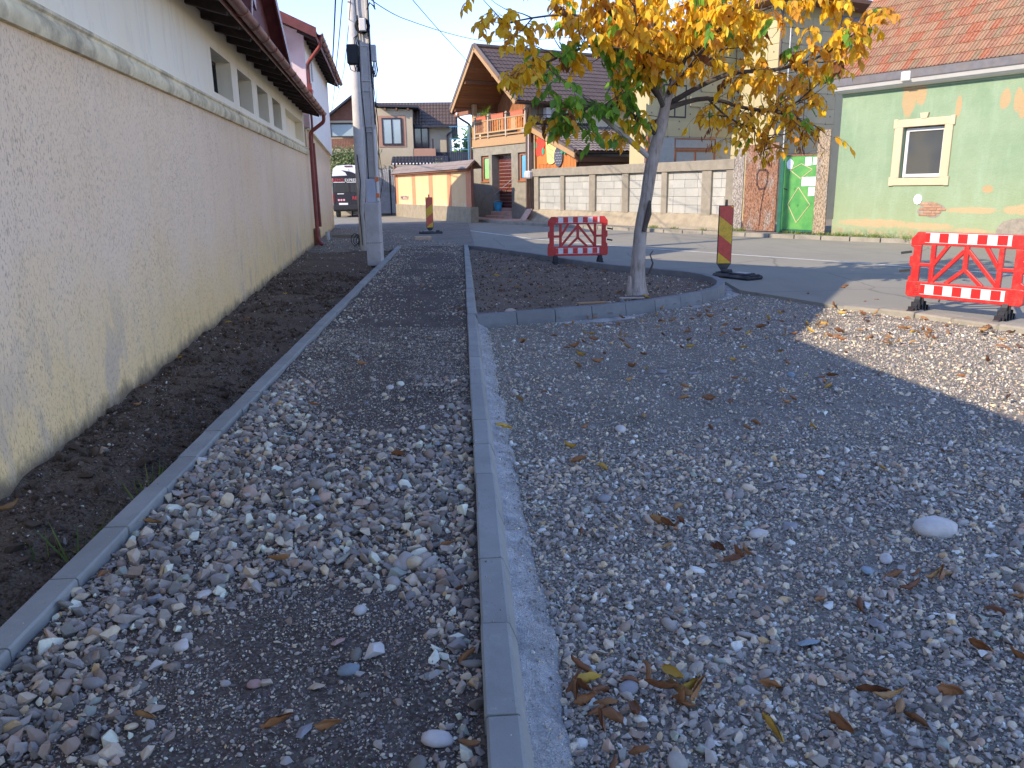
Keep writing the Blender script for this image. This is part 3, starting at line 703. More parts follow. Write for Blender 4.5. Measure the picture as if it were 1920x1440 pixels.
stones('gravel', 'crumbs of stone lying on the pale concrete bed by the kerb', PR['stone_yard'], (.19, .42, 1.2, 9), 12000, (.0085, .45, .003, .022), lambda x, y: .045-.085*((x-.15)/.18)**1.3 if x < .33 else -.04, lambda x, y: .15+.85*((x-.19)/.2), 0.)
stones('gravel', 'fine grit over the near yard', PR['stone_yard'], (.22, 2.4, 1.2, 3.6), 40000, (.0058, .3, .003, .009), h_yard, lambda x, y: .8 if view(x, y) else 0, .05)
stones('gravel', 'crumbs of soil and mortar lying on top of the straight kerb', PR['stone_path'], (.045, .13, 1.2, 9), 500, (.006, .45, .003, .016), lambda x, y: .119, lambda x, y: max(0, .15+2*fbm(x, y, 3, 91)), 0.)
stones('gravel', 'crumbs lying on top of the left edging', PR['stone_path'], (-1.685, -1.585, 2.5, 9), 350, (.006, .45, .003, .014), lambda x, y: .099, lambda x, y: max(0, .1+2*fbm(x, y, 3, 92)), 0.)
stones('soil', 'lumps and clods of dark soil heaped along the trench beside the left edging', PR['clod'], (-3.6, -1.69, 1.5, 16), 15000, (.042, .5, .015, .13), h_earth, lambda x, y: (max(.08, min(1, .45+.8*patch(x, y, 1.3, 57))) if x > wallx(y)+.02 and view(x, y, 1.3) else 0), .2, 1.)
stones('soil', 'small crumbs of dark soil over the earth strip', PR['clod'], (-3.2, -1.69, 1.5, 8), 26000, (.014, .4, .006, .03), h_earth, lambda x, y: .7 if x > wallx(y)+.02 and view(x, y, 1.3) else 0, .1, 1.)
stones('soil', 'lumps of brown soil in the planting bed', PR['clod'], (.17, 3.6, 9.5, 20), 7000, (.036, .45, .012, .09), h_island, lambda x, y: (.5 if x < 3.0 else .15) if inside(x+.14*(x > 2), y, ISL_POLY) and inside(x, y-.14, ISL_POLY) and x > .2 else 0, .25, 1.)
# earth strip and planting bed
stones('gravel', 'scattered stones in the dark earth beside the wall', PR['stone_path'], (-4.0, -1.71, 1.5, 21), 14000, (.020, .45, .008, .07), h_earth, lambda x, y: (.22+.3*patch(x, y, 1.2, 50)+.25*math.exp(-((x-wallx(y)-.12)/.15)**2)) if x > wallx(y)+.03 and view(x, y, 1.5) else 0)
stones('gravel', 'clods and grit in the dark earth strip', PR['stone_path'], (-3.2, -1.71, 1.5, 9), 22000, (.009, .35, .004, .018), h_earth, lambda x, y: .3 if x > wallx(y)+.02 and view(x, y, 1.5) else 0)
stones('gravel', 'stones lying in the planting bed around the tree', PR['stone_path'], (.17, 4.1, 9.4, 21.3), 17000, (.022, .42, .01, .07), h_island, lambda x, y: (.16+.25*patch(x, y, 1.3, 55)+.6*math.exp(-((x-3.4)/.75)**2)*(y < 14)+.35*math.exp(-((y-9.75-.25*x)/.22)**2)) if inside(x+.14*(x > 2), y, ISL_POLY) and inside(x, y-.14, ISL_POLY) and x > .2 else 0)
stones('gravel', 'gravel on the unpaved ground past the kerb ends', PR['stone_path'], (-5, .3, 21.5, 34), 14000, (.030, .4, .015, .08), h_far, lambda x, y: .6 if x > wallx(y)+.1 and not inside(x, y, ROAD) else 0)

# ------------------------------------------------------------------ the long house on the left
def window_unit(parent, x0, x1, z0, z1, y, frame='frame_dark', glass='glass_window', mull=0, fw=.06, dep=.05, sash=False, name='window'):
    m = MB(); m.box(x0, x1, y, y+dep, z0, z0+fw).box(x0, x1, y, y+dep, z1-fw, z1).box(x0, x0+fw, y, y+dep, z0+fw, z1-fw).box(x1-fw, x1, y, y+dep, z0+fw, z1-fw)
    w = m.build(name, frame, parent)
    n = mull+1; W = (x1-x0-2*fw)/n
    for i in range(mull):
        xm = x0+fw+W*(i+1); MB().box(xm-fw*.45, xm+fw*.45, y-.004, y+dep-.004, z0+fw, z1-fw).build('mullion', frame, w)
    for i in range(n):
        xa = x0+fw+W*i+(fw*.45 if i else 0); xb = x0+fw+W*(i+1)-(fw*.45 if i < n-1 else 0)
        MB().box(xa, xb, y+dep*.5, y+dep*.5+.012, z0+fw, z1-fw).build('pane', glass, w)
    return w
WA = R(95.16)
LH = empty('long_house', (-2.16, 0, 0), WA, 'long cream house with rough cast lower wall, narrow high windows and brown gutter', 'house')
A0, A1 = -5, 24.35
MB().box(A0, A1, .0, .45, -.45, 2.60).build('wall', 'rough_cast', LH, label=None)
prof = [(.0, 2.58), (-.035, 2.585), (-.05, 2.62), (-.055, 2.66), (-.045, 2.70), (-.02, 2.725), (-.02, 2.745), (-.035, 2.76), (-.03, 2.785), (.1, 2.80), (.1, 2.58)]
m = MB(); nseg = 60
for i in range(nseg+1):
    a = A0+(A1-A0)*i/nseg; w = .003*fbm(a, 0, 1.1, 60)
    for b, z in prof: m.v.append((a, b+w, z+w*.8+.002*fbm(a, z, 4, 61)))
q = len(prof)
m.f = [(i*q+k, i*q+(k+1) % q, (i+1)*q+(k+1) % q, (i+1)*q+k) for i in range(nseg) for k in range(q)]+[tuple(range(q)), tuple(nseg*q+k for k in range(q-1, -1, -1))]; m.mi = [0]*len(m.f)
m.build('moulding', 'moulding', LH, smooth=True)
OPEN = [(11.55, 13.0), (13.55, 14.95), (15.55, 16.95), (17.6, 19.0), (19.85, 23.95)]
UP = .035
m = MB(); m.box(A0, A1, UP, .45, 2.80, 2.905); m.box(A0, A1, UP, .45, 3.47, 3.82)
prev = A0
for a, b in OPEN: m.box(prev, a, UP, .45, 2.905, 3.47); prev = b
m.box(prev, A1, UP, .45, 2.905, 3.47)
m.build('upper_wall', 'cream_plaster', LH)
MB().box(A0, 24.0, UP-.012, UP, 2.80, 2.895).build('band', 'cream_plaster', LH)
for i, (a, b) in enumerate(OPEN[:4]):
    window_unit(LH, a, b, 2.91, 3.465, .25, 'frame_dark', 'glass_dark', 1, .05)
MB().box(OPEN[4][0], OPEN[4][1], .24, .3, 2.905, 3.47).build('recess_panel', 'cream_plaster', LH)
MB().box(A0, A1, .45, 8, -.4, 3.7).build('house_body', 'cream_plaster', LH)
# eave: boards, rafters, roof slope, gutter
SL = tan(R(17))
m = MB(); m.prism([(A0, -.46, 3.76), (A1, -.46, 3.76), (A1, 3.2, 3.76+3.66*SL), (A0, 3.2, 3.76+3.66*SL)], (0, 0, .035)); m.build('eave_boards', 'dark_wood', LH)
m = MB(); m.prism([(A0, -.50, 3.80), (A1+.1, -.50, 3.80), (A1+.1, 3.2, 3.80+3.7*SL), (A0, 3.2, 3.80+3.7*SL)], (0, 0, .05)); m.build('roof', 'roof_red_brown', LH)
rm = MB().bar((0, .12, 3.70+.06+.58*SL-.11), (0, -.44, 3.70+.02*SL-.03), .085, .12); rm.mats = ['dark_wood']; rme = rm.mesh('rafter')
a = 8.6
while a < A1: part('rafter', rme, LH, (a, 0, 0)); a += .86
MB().box(A0, A1, -.475, -.452, 3.655, 3.79).build('fascia', 'gutter_brown', LH)
def gutter(parent, x0, x1, y, z, r=.07, mat='gutter_brown', slope=0.):
    m = MB(); n = 9
    for x, dz in ((x0, 0), (x1, slope)):
        for rr in (r, r-.006):
            for k in range(n): t = pi*k/(n-1)+pi; m.v.append((x, y+rr*cos(t), z+dz+rr*sin(t)))
    # order: x0 outer, x0 inner, x1 outer, x1 inner
    for k in range(n-1):
        m.f += [(k, k+1, 2*n+k+1, 2*n+k), (n+k, 3*n+k, 3*n+k+1, n+k+1), (k, n+k, n+k+1, k+1), (2*n+k, 2*n+k+1, 3*n+k+1, 3*n+k)]
    m.f += [(0, 2*n, 3*n, n), (n-1, 2*n-1, 4*n-1, 3*n-1)]; m.mi = [0]*len(m.f)
    g = m.build('gutter', mat, parent, smooth=True)
    bm_ = MB(); bm_.tube([(0, y+(r+.006)*cos(pi+pi*k/8), z+(r+.006)*sin(pi+pi*k/8)) for k in range(9)], .009, 6); bm_.mats = [mat]; me = bm_.mesh('gutter_bracket')
    x = x0+.3
    while x < x1: part('gutter_bracket', me, g, (x, 0, slope*(x-x0)/(x1-x0))); x += .9
    return g
gutter(LH, A0, 24.25, -.555, 3.775, .075, slope=-.05)
def pipe(parent, pts, r, mat='pipe_red', name='downpipe', n=10, clips=()):
    # rounded elbows
    P = [Vector(p) for p in pts]; out = [P[0]]
    for i in range(1, len(P)-1):
        a, b, c = P[i-1], P[i], P[i+1]; k = min(.12, (b-a).length*.4, (c-b).length*.4)
        s, e = b+(a-b).normalized()*k, b+(c-b).normalized()*k
        for t in (0, .33, .66, 1): out.append(s.lerp(b, t).lerp(b.lerp(e, t), t))
    out.append(P[-1]); o = MB().tube(out, r, n).build(name, mat, parent, smooth=True)
    for c in clips: MB().tube([Vector(c)-Vector((0, 0, .02)), Vector(c)+Vector((0, 0, .02))], r+.008, n).build('pipe_clip', mat, o)
    return o
pipe(LH, [(24.0, -.56, 3.68), (24.0, -.56, 3.48), (24.2, -.13, 3.20), (24.2, -.13, .18), (24.05, -.25, .02)], .052, clips=[(24.2, -.13, 2.75), (24.2, -.13, 1.35), (24.2, -.13, .3)])
# the two street gables
def gable(ar, zr, slope, sR, aL, aR, depth=7):
    zl, zrr = zr-slope*(ar-aL), zr-sR*(aR-ar)
    g = MB().xz([(aL, zl), (ar, zr), (aR, zrr)], .02, .16).build('gable_wall', 'red_soffit', LH)
    # weatherboards of the gable
    for (x0, z0, x1, z1) in ((aL-.3, zl-.3*slope, ar, zr), (ar, zr, aR+.3, zrr-.3*sR)):
        MB().prism([(x0, -.22, z0), (x1, -.22, z1), (x1, depth, z1), (x0, depth, z0)], (0, 0, .12)).build('gable_roof', 'roof_red_brown', LH)
        MB().prism([(x0, -.26, z0-.06), (x1, -.26, z1-.06), (x1, -.26, z1+.14), (x0, -.26, z0+.14)], (0, .035, 0)).build('verge_board', 'gutter_brown', LH)
        MB().prism([(x0, -.22, z0-.02), (x1, -.22, z1-.02), (x1, .02, z1-.02), (x0, .02, z0-.02)], (0, 0, .018)).build('soffit', 'red_soffit', LH)
gable(14.9, 6.25, 1.6, .48, 13.9, 19.8)
gable(8.70, 6.70, .75, .40, 4.9, 13.9)

# ------------------------------------------------------------------ white and pink house beyond
WH = empty('white_house', (-2.16, 0, 0), WA, 'tall white house with pale pink near wall and red brown eave', 'house')
C0, C1 = 24.75, 34.6
MB().box(A1+.004, C1, .0, 4.5, -.45, 3.32).build('lower_wall', 'rough_cast', WH)
MB().prism([(C0+.02, -.10, 3.38), (C1+.08, -.10, 3.02), (C1+.08, -.10, 5.96), (C0+.02, -.10, 5.96)], (0, 5, 0)).build('upper_wall', 'white_wall', WH)
MB().prism([(C0+.018, -.10, 3.38), (C0+.018, -.10, 5.96), (C0+.018, 4.2, 7.6), (C0+.018, 4.9, 7.6), (C0+.018, 4.9, 3.38)], (-.03, 0, 0)).build('gable_wall', 'pink_wall', WH)
MB().prism([(C0, -.11, 3.37), (C1+.1, -.11, 3.0), (C1+.1, .0, 2.99), (C0, .0, 3.36)], (0, 0, -.05)).build('sill_band', 'cream_plaster', WH)
T = tan(R(24))
MB().prism([(C0-.95, -.52, 5.80), (C1+.5, -.52, 5.80), (C1+.5, 4.4, 5.8+4.92*T), (C0-.95, 4.4, 5.8+4.92*T)], (0, 0, .09)).build('roof', 'roof_red_brown', WH)
MB().prism([(C0-.95, 4.4, 5.8+4.92*T), (C1+.5, 4.4, 5.8+4.92*T), (C1+.5, 9, 5.8), (C0-.95, 9, 5.8)], (0, 0, .09)).build('roof', 'roof_red_brown', WH)
MB().prism([(C0-.99, -.54, 5.66), (C0-.99, -.54, 5.93), (C0-.99, 4.4, 5.93+4.94*T), (C0-.99, 4.4, 5.66+4.94*T)], (.035, 0, 0)).build('verge_board', 'red_soffit', WH)
MB().box(C0-.95, C1+.5, -.535, -.51, 5.64, 5.84).build('fascia', 'roof_red_brown', WH)
rm = MB().bar((0, 0, 5.92), (0, -.5, 5.70), .08, .12); rm.mats = ['dark_wood']; rme = rm.mesh('rafter'); a = C0-.6
while a < C1+.4: part('rafter', rme, WH, (a, 0, 0)); a += .8
gutter(WH, C0-.95, C1+.5, -.62, 5.82, .075)
pipe(WH, [(C0-.7, -.62, 5.76), (C0-.7, -.60, 5.50), (C0+.05, -.16, 5.15), (C0+.05, -.16, 4.55)], .05)
m = MB(); m.prism([(C0-.13, -.26, 4.42), (C0+.23, -.26, 4.42), (C0+.17, -.22, 4.2), (C0-.07, -.22, 4.2)], (0, .14, 0)); m.box(C0-.03, C0+.13, -.23, -.1, 4.42, 4.6); m.build('rain_head', 'pipe_red', WH)
pipe(WH, [(C0+.05, -.16, 4.2), (C0+.05, -.16, 3.4), (24.95, -.12, 3.1), (25.15, -.08, .46)], .034, clips=[(C0+.05, -.16, 3.75)])
pipe(WH, [(24.95, -.14, 2.95), (25.3, -.14, .5)], .05, clips=[(25.2, -.14, 1.2)])
m = MB(); m.box(C0-.95+.6, C0-.05, -.12, .1, 4.0, 4.16); m.build('pipe_bracket_board', 'pipe_red', WH)
m = MB(); m.cham(.0, .30, -.0, .16, 5.45, 5.83, .01); m.build('vent_box', 'roof_red_brown', WH).location = (C0-.32, .55, 0)
MB().box(26.6, 26.8, -.14, -.10, 4.9, 5.6).build('narrow_window', 'steel_grey', WH)
# meter box and pipe stub at the foot of the wall
bx = empty('junction_box', (-4.36, 24.55, -.05), WA, 'rusty brown metal box on the ground below the red downpipe', 'box')
m = MB(); m.cham(-.22, .22, -.14, .14, .08, .52, .015); m.build('box_body', 'rust', bx); MB().cham(-.25, .25, -.17, .16, .0, .08, .01).build('box_base', 'pipe_red', bx)
MB().cham(-.19, .19, -.155, -.14, .12, .48, .006).build('door', 'rust', bx)
MB().tube([(-4.28, 26.4, -.1), (-4.28, 26.4, .28)], .07, 14).build('pipe_stub', 'steel_grey', smooth=True, label='short grey plastic pipe standing at the wall corner beside the rusty box', category='pipe')

# ------------------------------------------------------------------ poles
def hpole(name, x, y, h, w0, w1, label, channel=True):
    e = empty(name, (x, y, -.2), R(-3), label, 'pole')
    def sec(z, w):
        d = w*.5; c = w*.30; t = w*.07
        return [(-d, -d*.9, z), (-c, -d*.9, z), (-c*.8, -d*.9+t, z), (c*.8, -d*.9+t, z), (c, -d*.9, z), (d, -d*.9, z), (d, d*.9, z), (-d, d*.9, z)]
    m = MB(); n = 8; K = 14
    for i in range(K+1):
        z = (h+.2)*i/K; m.v += sec(z, w0+(w1-w0)*i/K)
    m.f = [(i*n+k, i*n+(k+1) % n, (i+1)*n+(k+1) % n, (i+1)*n+k) for i in range(K) for k in range(n)]+[tuple(range(n-1, -1, -1)), tuple(K*n+k for k in range(n))]; m.mi = [0]*len(m.f)
    m.build('pole_shaft', 'pole_concrete', e); return e
P1 = hpole('utility_pole', -1.815, 17.5, 10.9, .28, .15, 'grey concrete utility pole with steel duct box at its foot standing beside the path')
MB().cham(-.155, .150, -.34, -.05, .2, 1.52, .012).build('duct_box', 'steel_grey', P1)
for k in range(6): MB().box(-.14+.047*k, -.132+.047*k, -.3435, -.34, .24, 1.46).build('duct_rib', 'steel_grey', P1)
MB().box(-.156, .151, -.3425, -.048, .68, .69).build('box_seam', 'frame_dark', P1)
MB().cham(-.11, .09, -.22, -.14, 1.52, 2.0, .01).build('cable_cover', 'box_blue', P1)
MB().tube([(-.125, -.17, 1.5), (-.10, -.14, 3.05)], .016, 8).build('conduit', 'white_paint', P1, smooth=True)
MB().tube([(.125, -.19, 1.55), (.115, -.14, 3.0)], .03, 10).build('conduit', 'white_paint', P1, smooth=True)
for z in (1.62, 1.95): MB().box(.09, .165, -.225, -.215, z, z+.09).build('warning_tag', 'orange_tag', P1)
for z in (2.04, 2.95, 3.05, 3.75, 3.95, 4.62, 5.05):
    w = .152-.013*z; MB().box(-w-.006, w+.006, -w*.9-.02, w*.9+.012, z, z+.014).build('steel_band', 'galvanised', P1)
MB().tube([(-.06, -.15, 1.55), (-.055, -.15, 2.9), (-.10, -.16, 3.8), (-.09, -.15, 4.7), (-.13, -.14, 5.4), (-.12, -.13, 8.8)], .011, 6).build('cable', 'cable', P1, smooth=True)
MB().tube([(.13, -.06, 3.1), (.12, -.1, 4.0), (.115, -.12, 4.8), (.13, -.12, 6.0), (.11, -.1, 8.9)], .018, 6).build('cable', 'cable', P1, smooth=True)
MB().tube([(.16, -.05, 2.2), (.20, -.1, 3.1), (.15, -.1, 3.9), (.19, -.12, 4.6)], .009, 6).build('cable', 'cable', P1, smooth=True)
MB().tube([(.15, -.05, 1.6), (.24, -.1, 2.0), (.19, -.1, 2.5), (.15, -.1, 3.2), (.22, -.12, 3.8)], .007, 6).build('cable', 'cable', P1, smooth=True)
# boxes clamped to the pole
def coil(parent, c, r, t=.02, n=3, mat='cable'):
    m = MB()
    for k in range(n):
        rr = r-.018*k; m.tube([(c[0]+rr*cos(2*pi*i/20), c[1]+.012*k, c[2]+rr*sin(2*pi*i/20)) for i in range(21)], .010, 5, False)
    return m.build('cable_coil', mat, parent, smooth=True)
coil(P1, (.0, -.17, 4.99), .15, n=4)
MB().cham(-.055, .075, -.27, -.17, 4.88, 5.12, .012).build('terminal_box', 'white_paint', P1)
MB().cham(-.36, -.13, -.14, .08, 4.28, 4.66, .02).build('distribution_box', 'black_plastic', P1)
MB().cham(.14, .24, -.16, -.05, 4.32, 4.64, .012).build('side_box', 'steel_grey', P1)
m = MB()
for k in range(7):
    a = random.uniform(-.34, -.12); m.tube([(a, -.06, 4.30), (a+.03, -.08, 4.18), (a*.5-.05, -.1, 4.13), (-.13, -.12, 4.35)], .009, 5)
for k in range(6):
    a = random.uniform(.13, .24); m.tube([(a, -.12, 4.34), (a+.02, -.1, 4.16), (a-.02, -.1, 4.02), (.14, -.1, 4.25)], .009, 5)
for k in range(5):
    m.tube([(-.2+.04*k, -.03, 4.66), (-.2+.03*k, -.08, 4.78), (-.12, -.1, 4.84), (-.10, -.1, 5.2)], .009, 5)
m.tube([(.1, -.12, 5.3), (.17, -.16, 5.42), (.24, -.15, 5.36), (.27, -.12, 5.30)], .016, 6)
m.tube([(.12, -.12, 5.8), (.18, -.16, 5.62), (.25, -.16, 5.45), (.26, -.12, 5.34)], .012, 6)
m.build('cable_tangle', 'cable', P1, smooth=True)
P2 = empty('round_pole', (-2.62, 22.4, -.1), 0, 'second slimmer round concrete pole standing just behind the utility pole', 'pole')
MB().tube([(.03, 0, 0), (.0, 0, 2.5), (.02, 0, 5), (.04, 0, 6.75)], [.17, .15, .13, .115], 20).build('pole_shaft', 'pole_concrete', P2, smooth=True)
MB().tube([(-.05, -.17, .2), (-.08, -.16, 1.2), (-.01, -.16, 1.9), (-.06, -.15, 2.6)], .012, 6).build('cable', 'cable', P2, smooth=True)
MB().tube([(.1, -.15, .3), (.04, -.16, 1.0), (.13, -.12, 1.7)], .012, 6).build('cable', 'pipe_red', P2, smooth=True)
CC = empty('cable_bundle', (-3.05, 23.6, .0), 0, 'coil of loose black cable lying at the foot of the round pole', 'cable')
m = MB()
for k in range(4): m.tube([(.0+(.20-.03*k)*cos(2*pi*i/16)*.55+.05*k, .03*k, .17+(.17-.03*k)*sin(2*pi*i/16+.3*k)+.012*sin(i*2.0+k)) for i in range(17)], .011, 5, False)
m.tube([(.1, 0, .0), (.2, .0, .5), (.26, 0, .9), (.25, 0, 1.3)], .02, 6); m.tube([(.25, 0, .0), (.3, .0, .4), (.36, 0, .7), (.33, 0, 1.1)], .016, 6)
m.build('loops', 'cable', CC, smooth=True); MB().cham(.18, .42, -.08, .08, -.02, .3, .02).build('splice_box', 'black_plastic', CC)

def wire(label, pts, r=.010, sag=.25):
    P = []
    for a, b in zip(pts[:-1], pts[1:]):
        a, b = Vector(a), Vector(b)
        for i in range(13):
            t = i/12; q = a.lerp(b, t); q.z -= sag*4*t*(1-t)*min(1, (b-a).length/15); P.append(q)
    MB().tube(P, r, 5).build('overhead_wire', 'cable', smooth=True, label=label, category='wire')
wire('thick black wire slanting from the top of the pole down to the white house eave', [(-1.95, 17.4, 8.8), (-2.14, 17.3, 5.30+1.6), (-4.26, 30.0, 6.0)], .022, .1)
wire('second black wire running beside the thick one towards the white house', [(-1.9, 17.4, 7.4), (-4.15, 30.0, 5.80), (-6.64, 45.0, 5.68)], .014, .2)
wire('thin wire high over the white house roof crossing the blue sky', [(-1.9, 17.4, 7.9), (-6.3, 30.0, 7.9), (-14, 50, 8.3)], .008, .2)
wire('lowest thin wire from the pole over the far beige house', [(-1.9, 17.4, 6.2), (-3.9, 30.0, 5.62), (-6.64, 45.0, 5.7)], .010, .15)
wire('wire from the pole to the ridge of the wooden house on the right', [(-1.72, 17.4, 5.35), (-1.30, 25.0, 6.35), (1.4, 36.0, 7.6), (5.5, 38.6, 8.2)], .011, .1)
wire('wire from the pole passing above the wooden house roof', [(-1.72, 17.4, 5.75), (2.5, 27.0, 7.5), (8, 40, 9.0)], .009, .1)
wire('wire coming down out of the sky to the chimney of the wooden house', [(-2.9, 12.5, 9.0), (-1.2, 25.0, 6.95), (.95, 38.0, 6.75)], .012, .05)

# ------------------------------------------------------------------ wooden house across the road
FA = R(-63.1); FO = (8.921, 25.691, 0)
def ftag(n, label, cat, **k): return empty(n, FO, FA, label, cat, **k)
def tile_sheet(parent, name, p, u, v, nu, nv, pitch, course, amp=.028, step=.022, mat='metal_tile_brown', thick=.02, sub=4, **kw):
    """profiled tile sheet: p origin at the eave, u along the eave, v up the slope (unit vectors)"""
    p, u, v = Vector(p), Vector(u).normalized(), Vector(v).normalized(); nrm = u.cross(v).normalized()
    if nrm.z < 0: nrm = -nrm
    m = MB(); cols = nu*sub+1; rows = []
    for j in range(nv):
        rows += [(j*course, step), ((j+1)*course-.001, 0.)]
    for s, hgt in rows:
        for i in range(cols):
            t = i/sub; w = amp*(abs(sin(pi*t))**.7)
            m.v.append(tuple(p+u*(t*pitch)+v*s+nrm*(hgt+w)))
    for j in range(len(rows)-1):
        for i in range(cols-1):
            m.f.append((j*cols+i, j*cols+i+1, (j+1)*cols+i+1, (j+1)*cols+i))
    m.mi = [0]*len(m.f); return m.build(name, mat, parent, smooth=True, **kw)
HS = ftag('wooden_house', 'chalet style house with brown tiled roof, timber balcony and grey rendered ground floor', 'house')
XL, XR = -17.95, -12.68
m = MB()  # grey ground floor front with openings (door and two windows)
Z0, Z1 = -.1, 3.52
DX0, DX1, DZ = -16.02, -14.15, 3.12
W1 = (-17.12, -16.33, 1.86, 3.10); W2 = (-13.56, -12.80, 1.86, 3.12)
m.box(XL, XR, 0, .3, DZ, Z1); m.box(DX1, W2[0], 0, .3, Z0, DZ); m.box(W2[0], W2[1], 0, .3, Z0, W2[2]); m.box(W2[1], XR, 0, .3, Z0, DZ)
m.box(W1[1], DX0, 0, .3, Z0, DZ); m.box(W1[0], W1[1], 0, .3, Z0, W1[2]); m.box(XL, W1[0], 0, .3, Z0, DZ); m.box(W1[0], W1[1], 0, .3, W1[3], DZ)
m.build('ground_floor_wall', 'facade_grey', HS)
for w, gm in ((W1, 'poster_green'), (W2, 'poster_blue')):
    u = window_unit(HS, w[0], w[1], w[2], w[3], .10, 'frame_brown', 'glass_window', 0, .11, .06)
    MB().box(w[0]+.2, w[1]-.13, .112, .118, w[2]+.14, w[3]-.16).build('blind', gm, u)
    MB().cham(w[0]-.03, w[1]+.03, -.05, .1, w[2]-.05, w[2]+.005, .01).build('sill', 'frame_brown', u)
# recessed entrance lined with dark bricks
MB().box(DX0-.1, DX1+.1, .42, .55, .0, DZ+.1).build('entrance_wall', 'mortar_pale', HS)
MB().box(DX1, DX1+.12, .3, 1.05, .0, DZ+.1).build('entrance_side', 'facade_grey', HS); MB().box(DX0-.12, DX0, .3, 1.05, 0, DZ+.1).build('entrance_side', 'facade_grey', HS)
bme = MB().cham(0, .38, 0, .02, 0, .145, .006); bme.mats = ['dark_brick']; bme = bme.mesh('brick')
bm2 = MB().cham(0, .18, 0, .02, 0, .145, .006); bm2.mats = ['dark_brick']; bm2 = bm2.mesh('brick')
for j in range(15):
    x = DX0+.012-(.0 if j % 2 else 0)
    if j % 2: part('brick', bm2, HS, (x, .40, .58+.167*j)); x += .2
    while x < DX1-.36:
        part('brick', bme, HS, (x, .40, .58+.167*j)); x += .40
    if DX1-x > .2: part('brick', bm2, HS, (x, .40, .58+.167*j))
for s, (z1, y0) in enumerate(((.26, -.42), (.44, -.12), (.60, .2))):
    MB().cham(DX0-.0+.02*s, DX1-.02*s if s < 2 else DX1-.4, y0, .40-.001*s, 0 if s == 0 else .26, z1, .012).build('step', 'paver', HS)
pipe(HS, [(DX0+.1, .1, 1.25), (DX0+1.45, .30, 1.95)], .018, 'galvanised', 'handrail')
MB().cham(DX1-.42, DX1-.3, .25, .36, .6, 1.45, .01).build('rail_post', 'wood_brown', HS)
# band beam, balcony
MB().cham(XL+.04, XR+.0, -.06, .2, 3.52, 3.90, .012).build('timber_beam', 'wood_light', HS)
MB().box(XL+.02, XR-.02, -.02, 1.6, 3.78, 3.92).build('balcony_floor', 'wood_brown', HS)
for z in (3.99, 4.16, 4.72): MB().cham(XL+.45, XR+.02, -.10, -.03, z-.035, z+.035, .008).build('rail', 'wood_light', HS)
for x in (-17.5, -16.15, -14.45, -12.72):
    q = MB().cham(x-.055, x+.055, -.12, -.01, 3.90, 4.88, .01).build('rail_post', 'wood_grey', HS)
    b = MB(); b.tube([(x, -.065, 4.88+.028*k) for k in range(6)], [.03, .07, .085, .075, .045, .01], 10); b.build('finial', 'wood_grey', q, smooth=True)
random.seed(12); x = -17.36
while x < -12.85:
    if min(abs(x-k) for k in (-16.15, -14.45)) > .12:
        w = random.choice((.05, .07, .10)); n = 6; L_, R_ = [], []
        for k in range(n+1):
            z = 4.17+.53*k/n; ww = w*(.75+.45*abs(sin(k*1.9+x*3))); L_.append((x-ww, z)); R_.append((x+ww, z))
        MB().xz(L_+R_[::-1], -.078, -.052).build('slat', random.choice(('wood_light', 'wood_brown', 'wood_orange')), HS)
    x += random.uniform(.17, .24)
# upper floor: recessed wall with tall window, corner posts
RP = (-15.75, 7.93)                 # ridge
EL_ = (-18.35, 5.30); ER_ = (-12.05, 5.20)
def zl(x): return RP[1]-(RP[0]-x)*(RP[1]-EL_[1])/(RP[0]-EL_[0])
def zr(x): return RP[1]-(x-RP[0])*(RP[1]-ER_[1])/(ER_[0]-RP[0])
MB().xz([(XL, 3.92), (XR, 3.92), (XR, zr(XR)-.12), (RP[0], RP[1]-.15), (XL, zl(XL)-.12)], 1.5, 1.62).build('upper_wall', 'wood_brown', HS)
for k in range(26):     # upper front boarding
    x = XL+.06+k*.2; zt = (zl(x+.1) if x < RP[0] else zr(x+.1))-.2
    if x+.18 < XR: MB().box(x, x+.185, 1.475, 1.5, 3.93, zt).build('board', 'wood_soffit', HS)
u = MB().xz([(-15.6, 4.0), (-13.9, 4.0), (-13.9, zr(-13.9)-.45), (-14.3, zr(-14.3)-.45), (-15.6, 4.75)], 1.40, 1.474).build('window', 'wood_light', HS)
MB().xz([(-15.5, 4.1), (-14.0, 4.1), (-14.0, zr(-14.0)-.58), (-14.3, zr(-14.3)-.55), (-15.5, 4.70)], 1.385, 1.40).build('pane', 'glass_pale', u)
u = window_unit(HS, -17.75, -16.0, 4.0, 5.2, 1.42, 'frame_dark', 'glass_dark', 1, .07)
MB().cham(-13.45, -13.12, .9, 1.2, 3.92, zr(-13.3)-.1, .02).build('post', 'wood_orange', HS)
MB().cham(XL, XL+.2, -.02, .2, 3.90, zl(XL)-.1, .02).build('post', 'wood_light', HS)
MB().cham(XR-.18, XR, -.02, .2, 3.90, zr(XR)-.1, .02).build('post', 'wood_light', HS)
